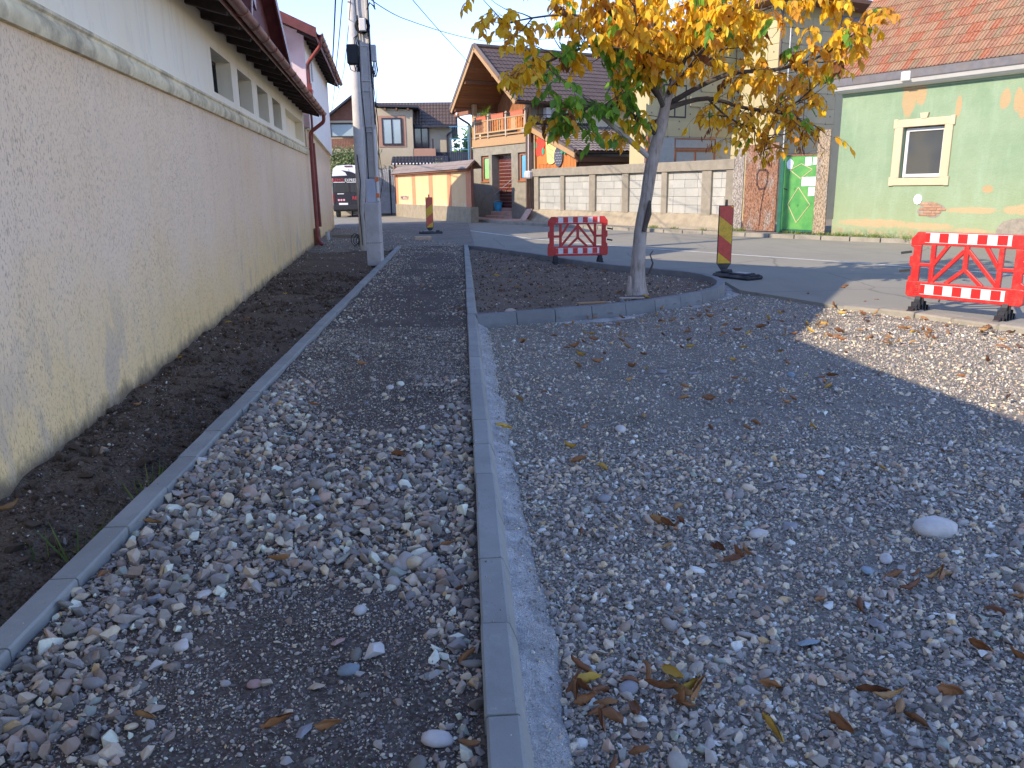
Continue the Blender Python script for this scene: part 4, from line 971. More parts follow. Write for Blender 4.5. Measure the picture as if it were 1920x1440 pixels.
# side wall (visible right side) with boards and siding
MB().box(XR-.3, XR, .3, 9, -.1, 3.9).build('side_wall', 'facade_grey', HS)
MB().box(XR-.3, XR-.02, 1.5, 9, 3.9, 5.5).build('side_wall_upper', 'cream_plaster', HS)
MB().box(XR-.3, XR-.02, .2, 1.5, 3.9, 5.35).build('side_panel', 'facade_grey', HS)
MB().box(XR-.02, XR+.02, .3, 3.4, 4.30, 4.42).build('side_trim', 'frame_dark', HS)
u = window_unit(HS, 0, 1.1, 0, .75, 0, 'wood_brown', 'glass_dark', 1, .07); u.location = (XR-.0, .55, 4.62); u.rotation_euler = (0, 0, pi/2)
MB().box(XL, XL+.3, .3, 9, -.1, 5.2).build('side_wall', 'cream_plaster', HS)
MB().xz([(XL, 0), (XR, 0), (XR, zr(XR)-.12), (RP[0], RP[1]-.15), (XL, zl(XL)-.12)], 8.8, 9.0).build('rear_wall', 'cream_plaster', HS)
# roof
RB = -.95
def roof_side(x0, z0, sgn):
    a, b = Vector((x0, 0, z0)), Vector((RP[0], 0, RP[1])); d = (b-a); n_ = Vector((-d.z*sgn, 0, d.x*sgn)).normalized()
    if n_.z < 0: n_ = -n_
    MB().prism([(x0, RB, z0), (RP[0], RB, RP[1]), (RP[0], 9.4, RP[1]), (x0, 9.4, z0)], tuple(n_*-.10)).build('roof_deck', 'wood_soffit', HS)
    # plank lines of the soffit
    k = 0; L = d.length; dn = d.normalized()
    pm = MB()
    while .05+k*.145 < L-.12:
        s0, s1 = .05+k*.145, .05+k*.145+.132
        p0, p1 = a+dn*s0-n_*.102, a+dn*s1-n_*.102
        MB().prism([(p0.x, RB+.06, p0.z), (p1.x, RB+.06, p1.z), (p1.x, 1.45, p1.z), (p0.x, 1.45, p0.z)], tuple(n_*-.012)).build('soffit_plank', 'wood_soffit', HS); k += 1
    # barge board
    for off, mt, dp in ((0, 'wood_light', .05), (.065, 'metal_tile_brown', .02)):
        q0, q1 = a-n_*(.17-off*3.2), b-n_*(.17-off*3.2)
        MB().prism([(q0.x, RB-.05, q0.z), (q1.x, RB-.05, q1.z), (q1.x+n_.x*.16, RB-.05, q1.z+n_.z*.16), (q0.x+n_.x*.16, RB-.05, q0.z+n_.z*.16)], (0, dp, 0)).build('barge_board', mt, HS)
    return d, n_
d, n_ = roof_side(EL_[0], EL_[1], -1)
tile_sheet(HS, 'roof_covering', (EL_[0]-.05, RB-.03, EL_[1]+.0), (0, 1, 0), (d.x, 0, d.z), 46, int(d.length/.34)+1, .225, .34)
d, n_ = roof_side(ER_[0], ER_[1], 1)
tile_sheet(HS, 'roof_covering', (ER_[0]+.05, RB-.03, ER_[1]+.0), (0, 1, 0), (d.x, 0, d.z), 46, int(d.length/.34), .225, .34)
MB().tube([(RP[0], RB-.05, RP[1]+.04), (RP[0], 9.5, RP[1]+.04)], .10, 10).build('ridge_cap', 'metal_tile_brown', HS, smooth=True)
# purlin beams under the overhang
for x in (EL_[0]+.3, -16.9, -14.2, ER_[0]-.35): 
    z = (zl(x) if x < RP[0] else zr(x))-.26; MB().cham(x-.07, x+.07, RB+.04, 1.5, z-.09, z+.08, .01).build('purlin', 'wood_brown', HS)
u = MB().cham(EL_[0]+.1, XL+1.2, RB+.1, RB+.24, 5.02, 5.2, .01).build('tie_beam', 'wood_brown', HS)
MB().disc((XL+.15, RB+.05, 5.13), (0, -1, 0), .07, .05).build('lamp', 'white_paint', HS)
gutter(HS, 0, 10.3, 0, 0, .07, 'frame_dark').matrix_local = Matrix.Translation((EL_[0]-.12, RB, 5.24)) @ Matrix.Rotation(pi/2, 4, 'Z')
gutter(HS, 0, 10.3, 0, 0, .07, 'frame_dark').matrix_local = Matrix.Translation((ER_[0]+.12, RB, 5.14)) @ Matrix.Rotation(pi/2, 4, 'Z')
pipe(HS, [(EL_[0]-.1, -.5, 5.15), (EL_[0]-.1, -.5, 5.02), (XL-.03, -.10, 4.65), (XL-.03, -.10, .12)], .055, 'metal_tile_brown')
pipe(HS, [(ER_[0]+.1, -.4, 5.05), (ER_[0]+.1, -.4, 4.9), (XR+.1, -.10, 4.45), (XR+.08, -.10, 4.0), (XR+.05, -.10, .12)], .055, 'metal_tile_brown')
MB().box(-18.0, -17.0, 3.4, 4.0, 6.2, 7.6).build('chimney', 'red_soffit', HS)
# annex with lower tiled roof and boarded gable, right of the house
AN = ftag('lean_to', 'low wooden annex with brown tiled roof and orange boarded front beside the wooden house', 'annex')
ax0, az0, ax1, az1 = -12.62, 4.27, -9.12, 2.98
MB().prism([(ax0, .15, az0), (ax1, .15, az1), (ax1, 6, az1), (ax0, 6, az0)], (0, 0, -.06)).build('roof_deck', 'wood_brown', AN)
dv = Vector((ax0-ax1, 0, az0-az1))
tile_sheet(AN, 'roof_covering', (ax1+.05, .2, az1+.01), (0, 1, 0), tuple(dv), 25, int(dv.length/.33), .225, .33, mat='metal_tile_grey', amp=.035, step=.03)
MB().prism([(ax0-.95, .08, az0+.30), (ax1-.02, .08, az1-.02), (ax1-.02, .08, az1-.26), (ax0-.95, .08, az0+.06)], (0, .06, 0)).build('barge_board', 'wood_light', AN)
MB().prism([(ax0-.95, .05, az0+.42), (ax1-.02, .05, az1+.08), (ax1-.02, .05, az1-.03), (ax0-.95, .05, az0+.31)], (0, .22, 0)).build('verge_cap', 'metal_tile_brown', AN)
gutter(AN, 0, 5.6, 0, 0, .07, 'frame_dark').matrix_local = Matrix.Translation((ax1+.12, .2, az1-.04)) @ Matrix.Rotation(pi/2, 4, 'Z')
MB().cham(ax1-.25, ax1-.1, .3, 5.9, az1-.42, az1-.2, .01).build('wall_plate', 'wood_brown', AN)
MB().box(ax1-.35, ax1-.25, .5, 5.9, 0, az1-.3).build('side_wall', 'wood_brown', AN)
x = -12.55; k = 0
while x < -9.45:
    zt = az0-(x+.13-ax0)*(az0-az1)/(ax1-ax0)-.2
    MB().box(x, x+.125, .32+.006*(k % 2), .345+.006*(k % 2), .1, zt).build('board', 'wood_orange', AN); x += .133; k += 1
MB().box(ax0, ax1-.3, .36, .4, 0, az1-.3).build('backing', 'wood_brown', AN)
MB().cham(-12.60, -12.48, .25, .32, 2.2, 4.0, .01).build('corner_post', 'wood_light', AN)
# painted wooden cut-outs of fruit on the annex front
def cut(name, pts, y, mat, label, cat, extra=None):
    e = empty(name, FO, FA, label, cat, 'painted fruit cut-outs on the boarded front')
    MB().xz(pts, y, y+.02).build('board', mat, e)
    if extra: extra(e)
    return e
def blob(cx, cz, rx, rz, n=16, lob=0, amp=0, a0=0, a1=2*pi):
    return [(cx+rx*cos(a)*(1+amp*sin(lob*a)), cz+rz*sin(a)*(1+amp*sin(lob*a))) for a in [a0+(a1-a0)*i/n for i in range(n)]]
cut('flower_cutout', blob(-12.12, 3.32, .40, .44, 24, 5, .16), .285, 'fruit_red', 'red flower shaped wooden cut-out with green spots high on the boarded front', 'decoration',
    lambda e: [MB().xz(blob(cx, cz, .10, .15, 10), .27, .283).build('spot', 'fruit_green', e) for cx, cz in ((-12.45, 3.38), (-11.82, 3.1))])
cut('flower_cutout', blob(-11.85, 2.85, .45, .34, 20, 5, .12), .30, 'fruit_orange', 'orange flower shaped wooden cut-out below the red one on the boarded front', 'decoration')
mel = [(-11.62, 3.50), (-11.0, 3.30)]+blob(-11.2, 3.08, .52, .55, 14, 0, 0, .7, -2.4)[1:]+[(-11.55, 3.1)]
cut('melon_cutout', mel, .27, 'fruit_yellow', 'yellow melon slice cut-out in the middle of the boarded front', 'decoration',
    lambda e: [MB().xz([(x0, z0), (x0+.30, z0-.12), (x0+.33, z0-.1), (x0+.03, z0+.02)], .262, .27).build('line', 'wood_light', e) for x0, z0 in ((-11.5, 3.35), (-11.35, 3.2), (-11.45, 3.0), (-11.2, 2.85))])
cut('blackberry_cutout', blob(-10.60, 2.82, .33, .42, 18, 9, .05), .255, 'fruit_dark', 'dark blackberry cut-out with pale dots beside the yellow melon', 'decoration',
    lambda e: [MB().disc((-10.8+.12*i+.06*(j % 2), .255, 2.55+.11*j), (0, -1, 0), .016, .006, 6).build('dot', 'letter_white', e) for i in range(4) for j in range(5)])
cut('leaf_cutout', [(-10.42, 3.08), (-10.32, 2.92), (-10.2, 3.02), (-10.08, 2.86), (-10.02, 3.02), (-9.9, 2.95), (-10.05, 3.13), (-10.2, 3.18), (-10.35, 3.18)], .245, 'fruit_green', 'small green leaf cut-out above the blackberry', 'decoration')
# small things on the house
AC = ftag('air_conditioner', 'white outdoor air conditioning unit high on the side wall of the wooden house', 'air conditioner')
MB().cham(XR+.04, XR+.36, .80, 1.95, 4.44, 5.02, .02).build('casing', 'white_paint', AC)
m = MB()
m.tube([(XR+.36, 1.25, 4.73), (XR+.375, 1.25, 4.73)], .23, 24); m.build('fan_grille', 'steel_grey', AC)
for k in range(9): MB().box(XR+.376, XR+.384, 1.03, 1.47, 4.53+.048*k, 4.536+.048*k).build('grille_bar', 'frame_dark', AC)
for y in (.95, 1.8): MB().bar((XR, y, 4.42), (XR+.38, y, 4.42), .03, .03).build('bracket', 'galvanised', AC)
MX = ftag('meter_box', 'small round shouldered grey electricity meter box at the left end of the concrete fence', 'meter box')
MB().cham(-12.58, -12.12, -.30, -.06, 1.93, 2.28, .06).build('casing', 'steel_grey', MX); pipe(MX, [(-12.45, -.12, 2.28), (-12.45, -.10, 3.9)], .025, 'white_paint', 'conduit'); pipe(MX, [(-12.3, -.12, 1.95), (-12.25, -.10, .15)], .018, 'cable', 'conduit')
bk = empty('bucket', tuple(Matrix.Translation(FO) @ Matrix.Rotation(FA, 4, 'Z') @ Vector((-15.65, .1, .44))), 0, 'blue plastic bucket standing on the entrance step of the wooden house', 'bucket')
MB().tube([(0, 0, 0), (0, 0, .02), (0, 0, .40), (0, 0, .43)], [.15, .16, .215, .225], 20).build('body', 'bucket_blue', bk, smooth=True)
MB().tube([(.22*cos(t), 0, .40+.12*sin(t)) for t in lin(0, pi, 10)], .006, 5).build('handle', 'galvanised', bk)
Mf = Matrix.Translation(FO) @ Matrix.Rotation(FA, 4, 'Z')
def leafquad(m, p, d, up, L, W, tints=None):
    """single folded leaf: 6 faces"""
    p = Vector(p); d = Vector(d).normalized(); s = d.cross(Vector(up)).normalized(); n = s.cross(d)
    pts = [(0, 0, 0), (.28, .42, .05), (.62, .46, .03), (1., 0, -.10), (.62, -.46, .03), (.28, -.42, .05), (.45, 0, -.03)]
    m.add([tuple(p+d*a*L+s*b*W+n*c*L) for a, b, c in pts], [(0, 6, 1), (1, 6, 2), (2, 6, 3), (3, 6, 4), (4, 6, 5), (5, 6, 0)])
def with_tint(o, per):
    me = o.data; at = me.attributes.new('tint', 'FLOAT', 'FACE'); n = len(me.polygons)
    v = np.repeat(rng.uniform(0, 1, n//per+1), per)[:n]; at.data.foreach_set('value', v.astype(np.float32)); return o
for i, (x0, x1, pl) in enumerate(((-17.35, -16.35, True), (-15.85, -14.65, False), (-14.05, -12.9, False))):
    lab = ('terracotta balcony box with a spiky green plant in it, leftmost on the rail', 'empty terracotta balcony box in the middle of the rail', 'terracotta balcony box at the right end of the rail')[i]
    c = Mf @ Vector(((x0+x1)/2, -.02, 4.76)); e = empty('flower_box', c, FA, lab, 'flower box', 'terracotta flower boxes on the balcony rail'); w = (x1-x0)/2
    MB().prism([(-w, -.09, .20), (w, -.09, .20), (w*.93, -.07, 0), (-w*.93, -.07, 0)], (0, .18, 0)).build('box', 'terracotta', e)
    MB().cham(-w-.015, w+.015, -.105, .105, .175, .20, .008).build('rim', 'terracotta', e)
    MB().box(-w+.02, w-.02, -.075, .075, .19, .203).build('soil', 'dark_earth', e)
pe = empty('spiky_plant', Mf @ Vector((-16.75, .0, 4.95)), FA, 'spiky green plant with long arching leaves in the left balcony box', 'plant'); m = MB()
for k in range(70):
    a = random.uniform(0, 2*pi); l = random.uniform(.35, .85); e = random.uniform(.2, 1.3); ox = random.uniform(-.3, .4); p = Vector((ox, 0, 0)); W_ = .018; prevs = None
    d = Vector((cos(a)*cos(e), sin(a)*cos(e)*.6, sin(e)))
    for s in range(5):
        q = p+d*l/5; r_ = Vector((-sin(a), cos(a), 0))*W_*(1-s/5)
        m.add([tuple(p-r_), tuple(p+r_), tuple(q+r_*.75), tuple(q-r_*.75)], [(0, 1, 2, 3)]); p = q; d.z -= .28; d.normalize()
with_tint(m.build('leaves', 'bright_leaf', pe, kind='stuff'), 5)
# brick paving in front of the door
pv = empty('entrance_paving', kind='structure', label='strip of reddish paving in front of the wooden house door')
pme = MB().cham(0, .48, 0, .30, .0, .05, .008); pme.mats = ['paver']; pme = pme.mesh('paving_slab')
for i in range(12):
    for j in range(4):
        c = Mf @ Vector((-18.0+.5*i, -1.32+.32*j, .085)); part('paving_slab', pme, pv, c, (0, 0, FA))
sl = empty('leaning_slab', Mf @ Vector((-12.15, -.3, .1)), FA, 'terracotta slab leaning against the foot of the concrete fence', 'slab')
MB().prism([(-.28, -.35, 0), (.22, -.35, 0), (.30, -.02, .52), (-.15, -.02, .52)], (0, .04, 0)).build('slab', 'paver', sl)

# ------------------------------------------------------------------ concrete fence with white block bays
FE = ftag('concrete_fence', 'concrete framed fence filled with white aerated blocks between the wooden house and the rough boards', 'fence')
PX = [(-12.12, -11.71), (-10.02, -9.68), (-7.95, -7.48), (-5.82, -5.38), (-3.56, -3.21), (-1.52, -1.02), (-.42, -.02)]
for a, b in PX:
    MB().cham(a+.03, b-.03, -.06, .2, .55, 2.04, .012).build('pillar', 'fence_concrete', FE)
m = MB(); K = 60
for i in range(K+1):
    x = -12.2+12.2*i/K; w = .012*fbm(x, 0, 2, 70)
    for y, z in ((-.10, 2.03), (-.11, 2.33), (-.08, 2.35), (.2, 2.35), (.22, 2.03)): m.v.append((x, y+w, z+.008*fbm(x, z, 3, 71)))
m.f = [(i*5+k, i*5+(k+1) % 5, (i+1)*5+(k+1) % 5, (i+1)*5+k) for i in range(K) for k in range(5)]+[(0, 1, 2, 3, 4), tuple(K*5+k for k in range(4, -1, -1))]; m.mi = [0]*len(m.f)
m.build('coping', 'fence_concrete', FE)
m = MB(); K = 90; yz = ((.25, .60), (.0, .60), (-.05, .56), (-.10, .42), (-.18, .25), (-.30, .12), (-.42, .06))
for i in range(K+1):
    x = -12.2+12.2*i/K
    for k, (y, z) in enumerate(yz): m.v.append((x, y-.10*max(0, fbm(x, z, 1.7, 73))*(k > 2)+.02*fbm(x, z, 7, 72), z+.02*fbm(x, z, 5, 74)))
q = len(yz); m.f = [(i*q+k, i*q+k+1, (i+1)*q+k+1, (i+1)*q+k) for i in range(K) for k in range(q-1)]; m.mi = [0]*len(m.f)
m.build('plinth', 'plinth', FE, smooth=True)
MB().box(-11.8, -.1, .075, .16, .58, 2.05).build('block_backing', 'mortar_pale', FE)
bl = {}
def block(L):
    k = round(L, 2)
    if k not in bl:
        b = MB().cham(0, k-.008, 0, .05, 0, .279, .005); b.mats = ['aac']; bl[k] = b.mesh('block')
    return bl[k]
random.seed(5)
for (a, b), (c, d) in zip(PX[:-1], PX[1:]):
    for j in range(5):
        x = b-.03; first = random.uniform(.2, .62); L = first
        while x < c+.02:
            L = min(L, c+.03-x)
            if L > .04: part('block', block(L), FE, (x, .03+random.uniform(-.006, .006), .60+.287*j))
            x += L; L = .62
# rough boards, green gate
def osb(name, label, x0, x1, z0, z1, y, col, lean=0.):
    e = ftag(name, label, 'board'); m = MB(); m.prism([(x0, y, z0), (x1, y, z0+.02), (x1+lean, y, z1), (x0+lean, y, z1-.02)], (0, .03, 0))
    o = m.build('board', 'osb', e); o.color = (*col, 1); return e
osb('osb_board', 'narrow silvery grey chipboard panel at the left end of the boards by the fence', -.04, .40, .12, 2.66, -.09, (.36, .325, .285))
b2 = osb('osb_board', 'wide reddish chipboard panel with a dark sprayed loop on it', .44, 1.74, .12, 2.76, -.06, (.30, .16, .10))
# sprayed loop with a tail
loop = [(.95, 1.55), (.93, 1.85), (1.0, 1.97), (1.25, 1.98), (1.36, 1.9), (1.35, 1.62), (1.28, 1.42), (1.05, 1.40), (.95, 1.55)]
m = MB()
for path, w in ((loop, .035), ([(1.27, 1.45), (1.2, 1.1), (1.16, .8), (1.13, .3)], .03)):
    for (xa, za), (xb, zb) in zip(path[:-1], path[1:]):
        d = Vector((xb-xa, zb-za)).normalized(); nn = Vector((-d.y, d.x))*w
        m.add([(xa-nn.x-d.x*.02, -.0625, za-nn.y-d.y*.02), (xb-nn.x+d.x*.02, -.0625, zb-nn.y+d.y*.02), (xb+nn.x+d.x*.02, -.0625, zb+nn.y+d.y*.02), (xa+nn.x-d.x*.02, -.0625, za+nn.y-d.y*.02)], [(0, 1, 2, 3)])
m2 = N('spray_paint'); p = m2.pos(); m2.fin((.07, .04, .035), .85)
tr = m2.n('ShaderNodeBsdfTransparent'); mx = m2.n('ShaderNodeMixShader'); m2.put(mx.inputs[0], m2.ramp(m2.noise(p, 26, 5, .7), [(.42, .75), (.66, .1)]))
m2.t.links.new(m2.b.outputs[0], mx.inputs[1]); m2.t.links.new(tr.outputs[0], mx.inputs[2]); m2.t.links.new(mx.outputs[0], m2.out.inputs[0]); MT['spray_paint'] = m2.m
m3 = m2.t.nodes  # thin coat: mostly paint, broken up
m2.put(mx.inputs[0], m2.ramp(m2.noise(p, 26, 5, .7), [(.40, .15), (.66, .8)]))
m.build('sprayed_loop', 'spray_paint', b2)
osb('osb_board', 'tall weathered chipboard plank between the green gate and the green house', 3.20, 3.62, .14, 3.02, -.12, (.37, .29, .20), -.04)
GG = ftag('green_gate', 'bright green sheet metal gate with raised diamond ornament and white notices', 'gate')
MB().box(1.95, 3.22, .0, .012, .22, 2.34).build('sheet', 'gate_green', GG)
MB().cham(1.80, 1.95, -.04, .05, .12, 2.44, .01).build('gate_post', 'gate_dark_green', GG)
MB().cham(1.93, 1.99, -.02, .03, .2, 2.36, .008).build('gate_frame', 'gate_green', GG)
MB().box(1.95, 3.22, -.015, .02, 2.34, 2.385).build('top_rail', 'rust', GG); MB().box(1.95, 3.22, -.015, .03, .16, .215).build('bottom_rail', 'gate_dark_green', GG)
for pts in ([(2.15, 1.95), (2.55, 2.12), (2.95, 1.95), (2.55, 1.70), (2.15, 1.95)], [(2.15, .95), (2.5, 1.45), (2.95, .95), (2.5, .42), (2.15, .95)]):
    for (xa, za), (xb, zb) in zip(pts[:-1], pts[1:]): MB().bar((xa, -.006, za), (xb, -.006, zb), .016, .016).build('ornament', 'cream_trim', GG)
for x, z in ((2.2, .95), (2.5, .95), (2.88, .95), (2.35, 1.42), (2.1, 1.86)): MB().disc((x, 0, z), (0, -1, 0), .035, .02).build('boss', 'gate_green', GG)
MB().bar((2.0, -.05, 1.42), (2.13, -.06, 1.38), .02, .025).build('handle', 'frame_dark', GG)
for k, (x0, x1, z0, z1, lab) in enumerate(((2.68, 2.90, 2.06, 2.30, 'upper left white notice on the green gate'), (2.95, 3.13, 2.08, 2.29, 'upper right white notice on the green gate beside the plank'), (2.60, 2.84, 1.48, 1.74, 'white notice at mid height on the green gate, left of the pair'), (2.86, 3.10, 1.48, 1.74, 'white notice at mid height on the green gate, right of the pair'), (2.86, 3.08, 1.20, 1.45, 'lowest white notice on the green gate'))):
    e = ftag('notice', lab, 'notice', group='white notices on the green gate'); MB().prism([(x0, -.006, z0), (x1, -.006, z0+.006), (x1, -.006, z1), (x0, -.006, z1-.005)], (0, .003, 0)).build('sheet', 'paper', e)
e = ftag('sticker', 'torn round white sticker at the top left of the green gate', 'sticker'); MB().xz(blob(2.13, 2.12, .12, .15, 18, 5, .08), -.006, -.003).build('sheet', 'letter_white', e)

# ------------------------------------------------------------------ cream insulated building behind the fence
CB = ftag('cream_building', 'tall unfinished building clad in cream insulation boards behind the fence', 'building')
a1, a3, b5 = -5.16, -2.94, 5.0
MB().box(-6.3, a1-.03, .7, 9, -.1, 6.6).build('core', 'etics', CB); MB().box(a1-.5, a3-.03, b5+.03, 12, -.1, 8.1).build('core', 'etics', CB)
MB().box(a1-.03, a1+.0, .5, b5+.03, -.1, 3.36).build('block_wall', 'aac', CB)
for z in (.6, 1.2, 1.8, 2.4, 3.0): MB().box(a1, a1+.003, .5, b5, z, z+.012).build('joint', 'steel_grey', CB)
pb = {}
def panel(L, Hh, mat):
    k = (round(L, 2), round(Hh, 2), mat)
    if k not in pb:
        b = MB().cham(0, k[0]-.012, -.03, 0, 0, k[1]-.012, .004); b.mats = [mat]; pb[k] = b.mesh('insulation_board')
    return pb[k]
dowels = MB()
def clad(axis, fixed, u0, u1, z0, z1, mat, holes=()):
    j = 0; z = z0; rr = random.Random(3)
    while z < z1:
        u = u0-(.55 if j % 2 else 0); h = min(.56, z1-z)
        while u < u1:
            s, e = max(u, u0), min(u+1.1, u1)
            if e-s > .05 and not any(s < hb and e > ha and z < hd and z+h > hc for ha, hb, hc, hd in holes):
                me = panel(e-s, h, mat)
                if axis == 'side': part('insulation_board', me, CB, (fixed, s, z), (0, 0, pi/2))
                else: part('insulation_board', me, CB, (s, fixed, z))
            for uu in (max(u, u0+.04), (s+e)/2):
                for zz in ((z, z+h/2)[(1 if uu == (s+e)/2 else 0)],):
                    if u0 < uu < u1 and not any(ha < uu < hb and hc < zz < hd for ha, hb, hc, hd in holes):
                        c = (fixed+.03, uu, zz) if axis == 'side' else (uu, fixed-.03, zz)
                        dowels.disc(c, (1, 0, 0) if axis == 'side' else (0, -1, 0), .034, .004, 8)
            u += 1.1
        z += .56; j += 1
clad('side', a1, .5, b5, 3.36, 6.7, 'etics', [(1.3, 2.6, 4.0, 5.3)])
clad('front', b5, a1+.0, a3, 1.0, 8.0, 'etics')
clad('side', a3, b5, 8.25, 1.0, 7.6, 'etics_shade')
dowels.build('dowel', 'dowel', CB, kind='stuff')
u = window_unit(CB, 0, 1.15, 0, 1.2, 0, 'frame_dark', 'glass_window', 1, .06); u.location = (a1-.02, 1.38, 4.05); u.rotation_euler = (0, 0, pi/2)
# lower window with brown frame
u = window_unit(CB, 0, 2.15, 0, .88, 0, 'frame_brown', 'glass_pale', 1, .10); u.location = (a1+.012, 1.98, 2.02); u.rotation_euler = (0, 0, pi/2)
u = window_unit(CB, 0, 2.15, 0, .40, 0, 'frame_brown', 'glass_pale', 0, .05); u.location = (a1+.012, 1.98, 2.91); u.rotation_euler = (0, 0, pi/2)
u = MB().cham(-.04, 0.10, .45, .6, 0, 3.36, .01); u.build('door_frame', 'frame_brown', CB).location = (a1+.0, .1, 0)
pipe(CB, [(a3+.04, b5-.06, 8), (a3+.04, b5-.06, .5)], .05, 'metal_tile_brown')
MB().tube([(a3+.16, b5+.3, 8), (a3+.16, b5+.3, .5)], .02, 6).build('cable', 'white_paint', CB)
MB().prism([(-6.7, -.2, 6.6), (a1+.5, -.2, 6.6), (a1+.5, 5.0, 7.2), (-6.7, 5.0, 7.2)], (0, 0, .14)).build('eaves_soffit', 'wood_brown', CB)
MB().prism([(-6.7, 4.4, 7.9), (a3+1.2, 4.0, 7.95), (a3+1.2, 12, 8.0), (-6.7, 12, 8.0)], (0, 0, .14)).build('eaves_soffit', 'wood_brown', CB)
MB().box(a3-.2, a3+.0, 8.28, 10.2, 0, 5.0).build('side_wall', 'etics_shade', CB)
MB().box(a3-.2, a3+.02, 8.28, 9.8, 5.0, 7.8).build('blue_wall', 'blue_panel', CB)
u = MB().box(a3+.02, a3+.05, 8.5, 9.4, 5.2, 6.9).build('window', 'frame_dark', CB); MB().box(a3+.05, a3+.06, 8.58, 9.32, 5.28, 6.82).build('pane', 'glass_window', u)

# ------------------------------------------------------------------ green house
GA = R(-61); GO = (10.684, 22.42, .08)
GH = empty('green_house', GO, GA, 'single storey house with pale green peeling walls and an orange clay tile roof', 'house')
GH.scale = (.95, .95, .95)
WX0, WX1, WZ0, WZ1 = 1.98, 3.13, 1.66, 3.0
m = MB(); E_ = 12.
m.box(0, WX0, 0, .5, -.2, 4.10); m.box(WX1, E_, 0, .5, -.2, 4.10); m.box(WX0, WX1, 0, .5, -.2, WZ0); m.box(WX0, WX1, 0, .5, WZ1, 4.10)
m.build('wall', 'green_plaster', GH)
MB().prism([(0, .5, -.2), (0, 7.5, -.2), (0, 7.5, 4.1), (0, 4.0, 7.9), (0, .5, 4.1)], (.45, 0, 0)).build('gable_wall', 'green_plaster', GH)
MB().box(-.005, E_, -.035, 0, -.2, .50).build('base_band', 'green_plaster', GH)
MB().prism([(0, -.03, 3.98), (E_, -.03, 3.98), (E_, -.06, 4.03), (0, -.06, 4.03)], (0, .05, .02)).build('cornice_strip', 'green_plaster', GH)
MB().prism([(-.08, -.30, 4.12), (E_, -.30, 4.12), (E_, -.36, 4.21), (-.08, -.36, 4.21)], (0, .35, 0)).build('cornice', 'lime_board', GH)
m = MB()
sec = [(0, 4.04), (-.12, 4.04), (-.22, 4.075), (-.27, 4.12), (-.27, 4.15), (0, 4.15)]
m.prism([(-.06, y, z) for y, z in sec], (E_, 0, 0)); m.build('cornice_moulding', 'lime_board', GH)
gt = MB().prism([(-.10, -.385, 4.24), (-.10, -.37, 4.215), (-.10, -.30, 4.215), (-.10, -.30, 4.48), (-.10, -.41, 4.48)], (E_, 0, 0)).build('eave_flashing', 'zinc', GH)
# window surround
def sur(x0, x1, z0, z1, y=-.045): return MB().cham(x0, x1, y, .0, z0, z1, .01).build('surround', 'cream_trim', GH)
sur(WX0-.24, WX0, WZ0, WZ1); sur(WX1, WX1+.22, WZ0, WZ1); sur(WX0-.26, WX1+.24, WZ1, WZ1+.2); sur(WX0-.26, WX1+.24, WZ0-.2, WZ0)
for xx, zz in ((WX0-.28, WZ1-.02), (WX1+.14, WZ1-.02), (WX0-.28, WZ0-.21), (WX1+.14, WZ0-.21)): sur(xx, xx+.12, zz, zz+.24, -.052)
MB().xz([(2.47, WZ1+.2), (2.63, WZ1+.2), (2.67, WZ1+.34), (2.43, WZ1+.34)], -.06, 0).build('keystone', 'cream_trim', GH)
MB().box(WX0-.005, WX1+.005, .18, .24, WZ0-.01, WZ1+.01).build('reveal', 'steel_grey', GH)
window_unit(GH, WX0+.02, WX1-.01, WZ0+.02, WZ1-.03, .11, 'white_paint', 'glass_window', 0, .085, .06)
# exposed bricks and the round plate
MB().xz(blob(2.98, .80, .36, .20, 18, 4, .1), .002, .02).build('exposed_patch', 'render_old', GH)
MB().xz([(x_, z_) for x_, z_ in blob(2.98, .82, .36, .21, 22, 4, .1)], -.003, .0).build('exposed_patch', 'render_old', GH)
rr_ = random.Random(2)
bme = MB().cham(0, .235, -.016, .0, 0, .062, .01); bme.mats = ['brick_old']; bme = bme.mesh('brick')
for j in range(5):
    for i in range(3):
        x = 2.66+.25*i+(.12 if j % 2 else 0); z = .655+.072*j
        if ((x+.1-2.98)/.36)**2+((z-.80)/.22)**2 < 1.0: part('brick', bme, GH, (x, -.002, z))
MB().xz([(4.72, .15), (4.78, .42), (4.9, .56), (5.1, .62), (5.35, .66), (5.6, .60), (5.9, .64), (5.9, .12), (5.0, .1)], -.05, -.034).build('exposed_patch', 'render_old', GH)
e = empty('wall_plate', GO, GA, 'round pale plate on the green wall just below the window', 'plate'); e.scale = (.95, .95, .95); MB().xz(blob(2.60, 1.09, .12, .14, 8), -.03, 0).build('plate', 'paper', e)
# vent through the eave
MB().cham(2.0, 2.26, -.425, -.25, 4.16, 4.40, .02).build('eave_bracket', 'lime_board', GH)
